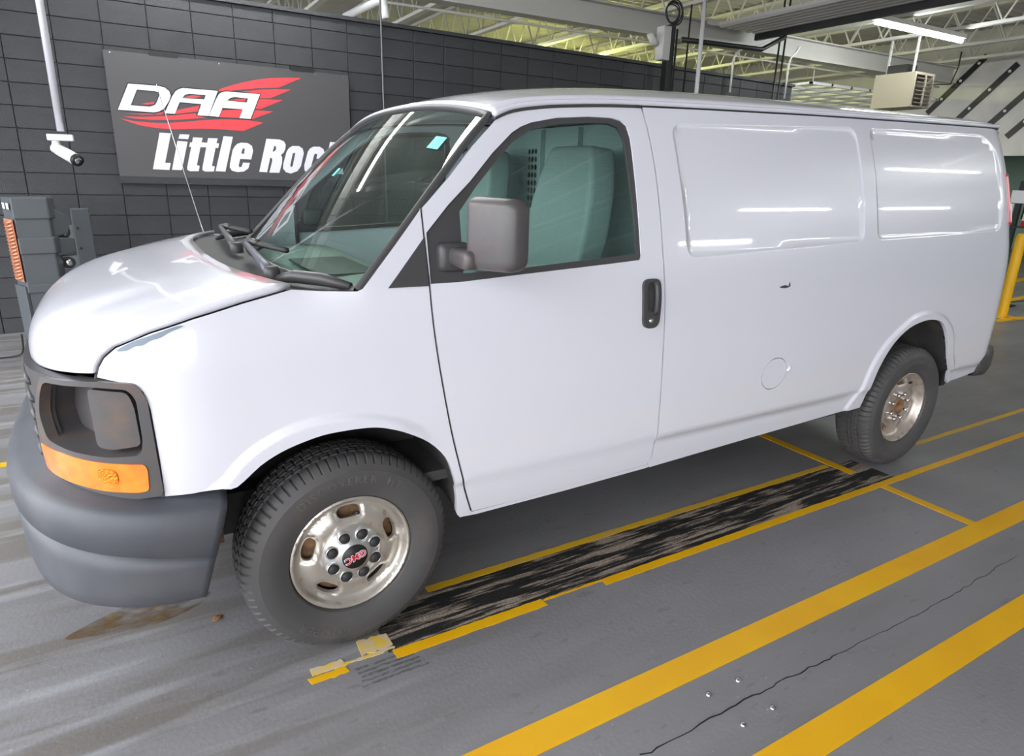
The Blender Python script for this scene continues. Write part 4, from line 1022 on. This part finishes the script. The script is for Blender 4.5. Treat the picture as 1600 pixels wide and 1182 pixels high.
for d_, z in ((-.03, .49), (.0, .495), (.012, .53), (.012, .60), (0, .645), (-.03, .655), (-.10, .655)):
    row = []
    for i, (x, y) in enumerate(pts):
        t = np.array(pts[min(i + 1, len(pts) - 1)]) - np.array(pts[max(i - 1, 0)]); t /= np.linalg.norm(t); row.append((x + t[1] * d_, y - t[0] * d_, z))
    G.append(row)
grid_mesh('rear_bumper', G, BLACKPL, van, True, False, .02)
# ---- underside, wheel wells
MB().box(-.55, 4.2, -.66, .66, .40, .56).build('underbody', DARK, van); MB().box(.52, 2.86, -.90, .90, .41, .56).build('floor_pan', DARK, van)
for x in (0, 3.429): MB().tube([(x, -.80, .377), (x, .80, .377)], .04, 10).build('axle', RUST, van, True)
MB().box(-.52, -.40, -.80, .80, .45, .62).build('frame_rail', RUST, van)
for arch in (FARCH, RARCH):
    for sg_ in (-1, 1):
        A_ = spline(arch, 3); G = [[(x, sg_ * y_, z + dz) for (y_, dz) in ((float(W(x, z)) - .012, .004), (.93, .02), (.80, .04), (.55, .04))] for x, z in A_]
        ln = grid_mesh('wheel_liner', G, LINER, van, True, sg_ > 0)
        n = len(A_); mesh('liner_back', [(x, sg_ * .56, z + .04) for x, z in A_] + [(x, sg_ * .56, .38) for x, z in A_], [(i, i + 1, n + i + 1, n + i) for i in range(n - 1)], LINER, ln)
panel('mud_guard', [(3.80, .60), (3.85, .60), (3.905, .475), (3.90, .45), (3.85, .45)], lift_side(-.01), RUBBER, van, .05, depth=.02, mirror=True)
# ---- wheels
TP = [(.2185, .016), (.2225, .004), (.2245, -.004), (.229, -.012), (.26, -.024), (.285, -.0285), (.305, -.0295), (.328, -.0265), (.334, -.0225), (.350, -.016), (.360, -.008), (.3685, .000), (.3745, .010)]
half = [(.3765, .016, 1), (.3775, .0365, 1), (.371, .038, 0), (.371, .0445, 0), (.3788, .046, 2), (.3792, .0605, 2), (.3755, .061, 0), (.3755, .0625, 0), (.3794, .063, 2), (.3798, .0765, 2), (.371, .078, 0), (.371, .0835, 0), (.380, .085, 3)]
prof = [(r, y, 1 if r > .359 else 0) for r, y in TP] + half
prof = prof + [(r, .186 - y, k) for r, y, k in prof[::-1]]
NS = 432; V = []; Fc = []; m_ = len(prof)
for i in range(NS):
    a = 2 * math.pi * i / NS; ca, sa = math.cos(a), math.sin(a)
    for j, (r, y, k) in enumerate(prof):
        ph = (i + {1: 0, 2: 3, 3: 1, 0: 0}[k] + (3 if j > m_ // 2 else 0) + (1 if k == 2 and y > .06 else 0)) % 6
        dr_ = 0
        if k and ph == 0: dr_ = .007 if k == 1 else .006
        V.append(((r - dr_) * ca, y, (r - dr_) * sa))
for i in range(NS):
    i2 = (i + 1) % NS
    for j in range(m_ - 1): Fc.append((i * m_ + j, i * m_ + j + 1, i2 * m_ + j + 1, i2 * m_ + j))
tme = bpy.data.meshes.new('tire'); tme.from_pydata(V, [], Fc); tme.update(); tme.materials.append(TYRE); fix(tme)
tmp = bpy.data.objects.new('t', tme); smooth_angle(tmp, .35); bpy.data.objects.remove(tmp)
rr_ = np.array([p[0] for p in TP]); yy_ = np.array([p[1] for p in TP])
def ring_text(txt, size, r0, ang, sp=1.0):
    v, f = text_mesh(txt, size, .0012, sp); out = []
    for x, y, z in v:
        r = r0 + y; a = math.radians(ang) + x / r0; out.append((r * math.sin(a), float(np.interp(r, rr_, yy_)) - .0006 - max(z, 0), r * math.cos(a)))
    me = bpy.data.meshes.new('sidewall_text'); me.from_pydata(out, [], f); me.update(); me.materials.append(TYRETXT); return me
txts = [ring_text('DISCOVERER  HT', .042, .298, 0, 1.25), ring_text('COOPER', .042, .298, 205, 1.3), ring_text('LT245/75R16', .018, .252, 95, 1.2)]
rim_p = pchip([0, .02, .06, .105, .125, .145, .17, .188, .200, .208, .216, .2215], [.012, .012, .012, .010, .006, .008, .018, .026, .018, .000, -.007, -.002])
rim_r = pchip([0, .05, .10, .115, .135, .16, .185, .198, .208, .216, .2215], [.036, .036, .034, .030, .030, .036, .044, .034, .004, -.006, -.001])
def slot(a0, r0, la, lr):
    out = []
    for t in np.linspace(0, 2 * math.pi, 20, endpoint=False):
        da = la / r0 * math.copysign(abs(math.cos(t)) ** .7, math.cos(t)); r = r0 + lr * math.copysign(abs(math.sin(t)) ** .8, math.sin(t)); out.append((r * math.cos(a0 + da), r * math.sin(a0 + da)))
    return out
CIR = [(.2215 * math.cos(a), .2215 * math.sin(a)) for a in np.linspace(0, 2 * math.pi, 96, endpoint=False)]
RINGS = [(r * math.cos(a), r * math.sin(a)) for r in (.190, .196, .2015, .2065, .2115, .2165) for a in np.linspace(0, 2 * math.pi, 150, endpoint=False)]
def rimlift(pf): return lambda u, v: np.stack([u, pf(np.hypot(u, v)) + 0 * u, v], 1)
slots = [slot(math.radians(90 + 72 * k), .158, .043, .0215) for k in range(5)]
def wheel(x, sg_, front):
    w = empty('wheel', (x, sg_ * .958, .377), (0, 0, (.0365 if front else 0) + (math.pi if sg_ > 0 else 0)), van)
    t = bpy.data.objects.new('tire', tme); COL.objects.link(t); t.parent = w
    for me in txts:
        o = bpy.data.objects.new('sidewall_lettering', me); COL.objects.link(o); o.parent = w; o['kind'] = 'stuff'
    pf = rim_p if front else rim_r
    # raised lips round the slots
    def pfs(u, v):
        P = np.stack([u, v], 1); d = np.full(len(P), 9.)
        for s_ in slots: d = np.minimum(d, np.abs(sdf(P, s_)))
        return np.stack([u, pf(np.hypot(u, v)) + .010 * np.exp(-(d / .010) ** 2), v], 1)
    face = panel('wheel_rim', CIR, pfs, STEEL if front else STEELR, w, .012, holes=slots, feats=RINGS, depth=.012, ref=(0, 9, 0), edge=.010)
    MB().lathe([(.2195, .006), (.205, .03), (.19, .06), (.185, .17), (.215, .186)], 48).build('rim_barrel', RUST if not front else LINER, w, True)
    MB().lathe([(.0005, .06), (.17, .06), (.178, .07)], 32).build('brake_drum', RUST, w, True)
    if front:
        cp = MB().lathe([(.110, .012), (.109, -.012), (.104, -.024), (.088, -.034), (.064, -.042), (.060, -.047), (.0005, -.048)], 48).build('hub_cap', CAPSIL, w, True, (0, .022, 0))
        for k in range(8):
            a = math.radians(22.5 + 45 * k); c_, s_ = math.cos(a), math.sin(a)
            MB().lathe([(.0245, -.020), (.0250, -.040), (.0225, -.0425), (.021, -.037), (.020, -.028)], 16).build('lug_well', CAPSIL, w, True, (.083 * c_, .022, .083 * s_))
            MB().lathe([(.0195, -.025), (.0190, -.044), (.014, -.050), (.0005, -.051)], 14).build('lug_nut', RUBBER, w, True, (.083 * c_, .022, .083 * s_))
        MB().lathe([(.047, -.047), (.046, -.0505), (.0005, -.0515)], 40).build('cap_disc', BLACK, w, True, (0, .022, 0))
        for sz, bo, m_2, yy in ((.036, .0022, SIGNW, -.0298), (.036, .0004, RED, -.0304)):
            v, f = text_mesh('GMC', sz, .0004, 1.05, bo); a = math.radians(197)
            mesh('emblem', [(p[0] * math.cos(a) - p[1] * math.sin(a), yy - max(p[2], 0), p[0] * math.sin(a) + p[1] * math.cos(a)) for p in v], f, m_2, w)
    else:
        MB().lathe([(.052, .040), (.052, .022), (.046, .018), (.040, .030), (.0005, .032)], 32).build('hub_bore', RUST, w, True)
        for k in range(8):
            a = math.radians(22.5 + 45 * k); MB().lathe([(.014, .036), (.013, .016), (.009, .008), (.0005, .007)], 8).build('lug_nut', CHROME, w, True, (.082 * math.cos(a), 0, .082 * math.sin(a)))
    MB().tube([(.02, .004, .155), (.024, -.012, .163)], .007, 8).build('valve_stem', RUBBER, w, True)
for x, fr_ in ((0, True), (3.429, False)):
    for sg_ in (-1, 1): wheel(x, sg_, fr_)
# ---- mirrors
for sg_, dr in ((-1, doors[0]), (1, doors[1])):
    mh = MB()
    v = []
    for (x, dy, dz) in ((0, .0, .0), (.085, .0, .006)):
        y0, y1, z0, z1 = 1.075 + dy, 1.272 - dy, 1.388 + dz, 1.628 - dz
        v += [(x + .378, sg_ * y0, z0), (x + .442, sg_ * y1, z0 + .010), (x + .442, sg_ * y1, z1 - .004), (x + .378, sg_ * y0, z1)]
    f = [(0, 1, 2, 3), (4, 7, 6, 5)] + [(i, (i + 1) % 4, 4 + (i + 1) % 4, 4 + i) for i in range(4)]
    h_ = mh.add(v, f).build('side_mirror', MIRROR, van, True, bevel=.034, seg=5)
    MB().add([(.475, sg_ * 1.105, 1.425), (.522, sg_ * 1.24, 1.43), (.522, sg_ * 1.24, 1.59), (.475, sg_ * 1.105, 1.595)], [(0, 1, 2, 3)]).build('mirror_glass', CHROME, h_)
    MB().box(.365, .445, min(sg_ * .955, sg_ * 1.13), max(sg_ * .955, sg_ * 1.13), 1.392, 1.455).build('mirror_arm', MIRROR, h_, True, bevel=.02, seg=3)
    MB().box(.335, .455, min(sg_ * .94, sg_ * 1.0), max(sg_ * .94, sg_ * 1.0), 1.372, 1.468).build('mirror_foot', BLACKPL, h_, True, bevel=.022, seg=3)
# ---- interior
db = MB()
G = [[(x, y, z) for x, z in ((.02, 1.235), (.12, 1.262), (.30, 1.275), (.44, 1.262), (.50, 1.215), (.52, 1.10), (.48, .75))] for y in np.linspace(-.90, .90, 13)]
dash = grid_mesh('dashboard', G, DASH, van, True, True, .02)
MB().box(.10, .36, -.30, .25, 1.268, 1.278).build('defrost_vent', BLACKPL, dash); MB().box(.46, .60, -.62, -.26, 1.20, 1.30).build('gauge_hood', BLACKPL, dash, bevel=.03)
sw = MB().tube([(.68 + .10 * math.sin(t), -.44 + .19 * math.cos(t), 1.19 + .16 * math.sin(t)) for t in np.linspace(0, 2 * math.pi, 33)], .014, 8, False).build('steering_wheel', BLACKPL, van, True)
MB().tube([(.58, -.44, 1.10), (.68, -.44, 1.19)], [.03, .06], 12).build('steering_hub', BLACKPL, sw, True)
for yc in (-.46, .46):
    s_ = empty('seat', (1.0, yc, 0), (0, 0, 0), van)
    MB().box(-.30, .22, -.25, .25, .82, 1.0).build('cushion', SEAT, s_, True, bevel=.06, seg=4)
    G = []
    for i, t in enumerate(np.linspace(0, 1, 12)):
        wd = .25 * (1 - .35 * max(0, (t - .6) / .4) ** 2.2); x = .16 + .17 * t; z = .95 + .86 * t
        G.append([(x - .045 + .02 * (abs(u) ** 2) * -1, u * wd, z) for u in np.linspace(-1, 1, 13)])
    bk_ = grid_mesh('backrest', G, SEAT, s_, True, False); md = bk_.modifiers.new('t', 'SOLIDIFY'); md.thickness = .13; md.offset = 0; b_ = bk_.modifiers.new('b', 'BEVEL'); b_.width = .045; b_.segments = 4; b_.angle_limit = .7
    MB().box(-.2, .15, -.2, .2, .56, .83).build('seat_base', BLACKPL, s_)
MB().box(.0, 1.6, -.90, .90, .56, .60).build('cab_floor', BLACKPL, van)
# steel partition with punched strips
pt = MB()
def hole_strip(y0, cols, z0, rows, s=.034):
    for c_ in range(cols):
        for r_ in range(rows):
            cy, cz_ = y0 + (c_ + .5) * s, z0 + (r_ + .5) * s * 1.25; h_, k_ = s / 2, s * 1.25 / 2
            v = [(1.50, cy + a * h_, cz_ + b * k_) for a, b in ((-1, -1), (0, -1), (1, -1), (1, 0), (1, 1), (0, 1), (-1, 1), (-1, 0))]
            v += [(1.50, cy + math.cos(t) * h_ * .74, cz_ + math.sin(t) * k_ * .74) for t in (math.radians(q) for q in (225, 270, 315, 0, 45, 90, 135, 180))]
            pt.add(v, [(i, (i + 1) % 8, 8 + (i + 1) % 8, 8 + i) for i in range(8)])
    return y0, y0 + cols * s, z0, z0 + rows * s * 1.25
b1 = hole_strip(-.10, 3, 1.45, 9); b2 = hole_strip(.025, 3, 1.45, 9); b3 = hole_strip(.28, 3, 1.45, 9)
def q_(y0, y1, z0, z1): pt.add([(1.50, y0, z0), (1.50, y1, z0), (1.50, y1, z1), (1.50, y0, z1)], [(0, 1, 2, 3)])
q_(-.78, .78, b1[3], 1.93); q_(-.93, .93, .56, b1[2]); q_(-.83, b1[0], b1[2], b1[3]); q_(b1[1], b2[0], b1[2], b1[3]); q_(b2[1], b3[0], b1[2], b1[3]); q_(b3[1], .83, b1[2], b1[3])
po = pt.build('partition', PARTITION, van)
for y in (-.135, .215): MB().box(1.47, 1.50, y - .012, y + .012, .6, 1.92).build('partition_post', PARTITION, po)
MB().box(1.46, 1.50, .06, .16, 1.10, 1.20).build('latch', BLACK, po)
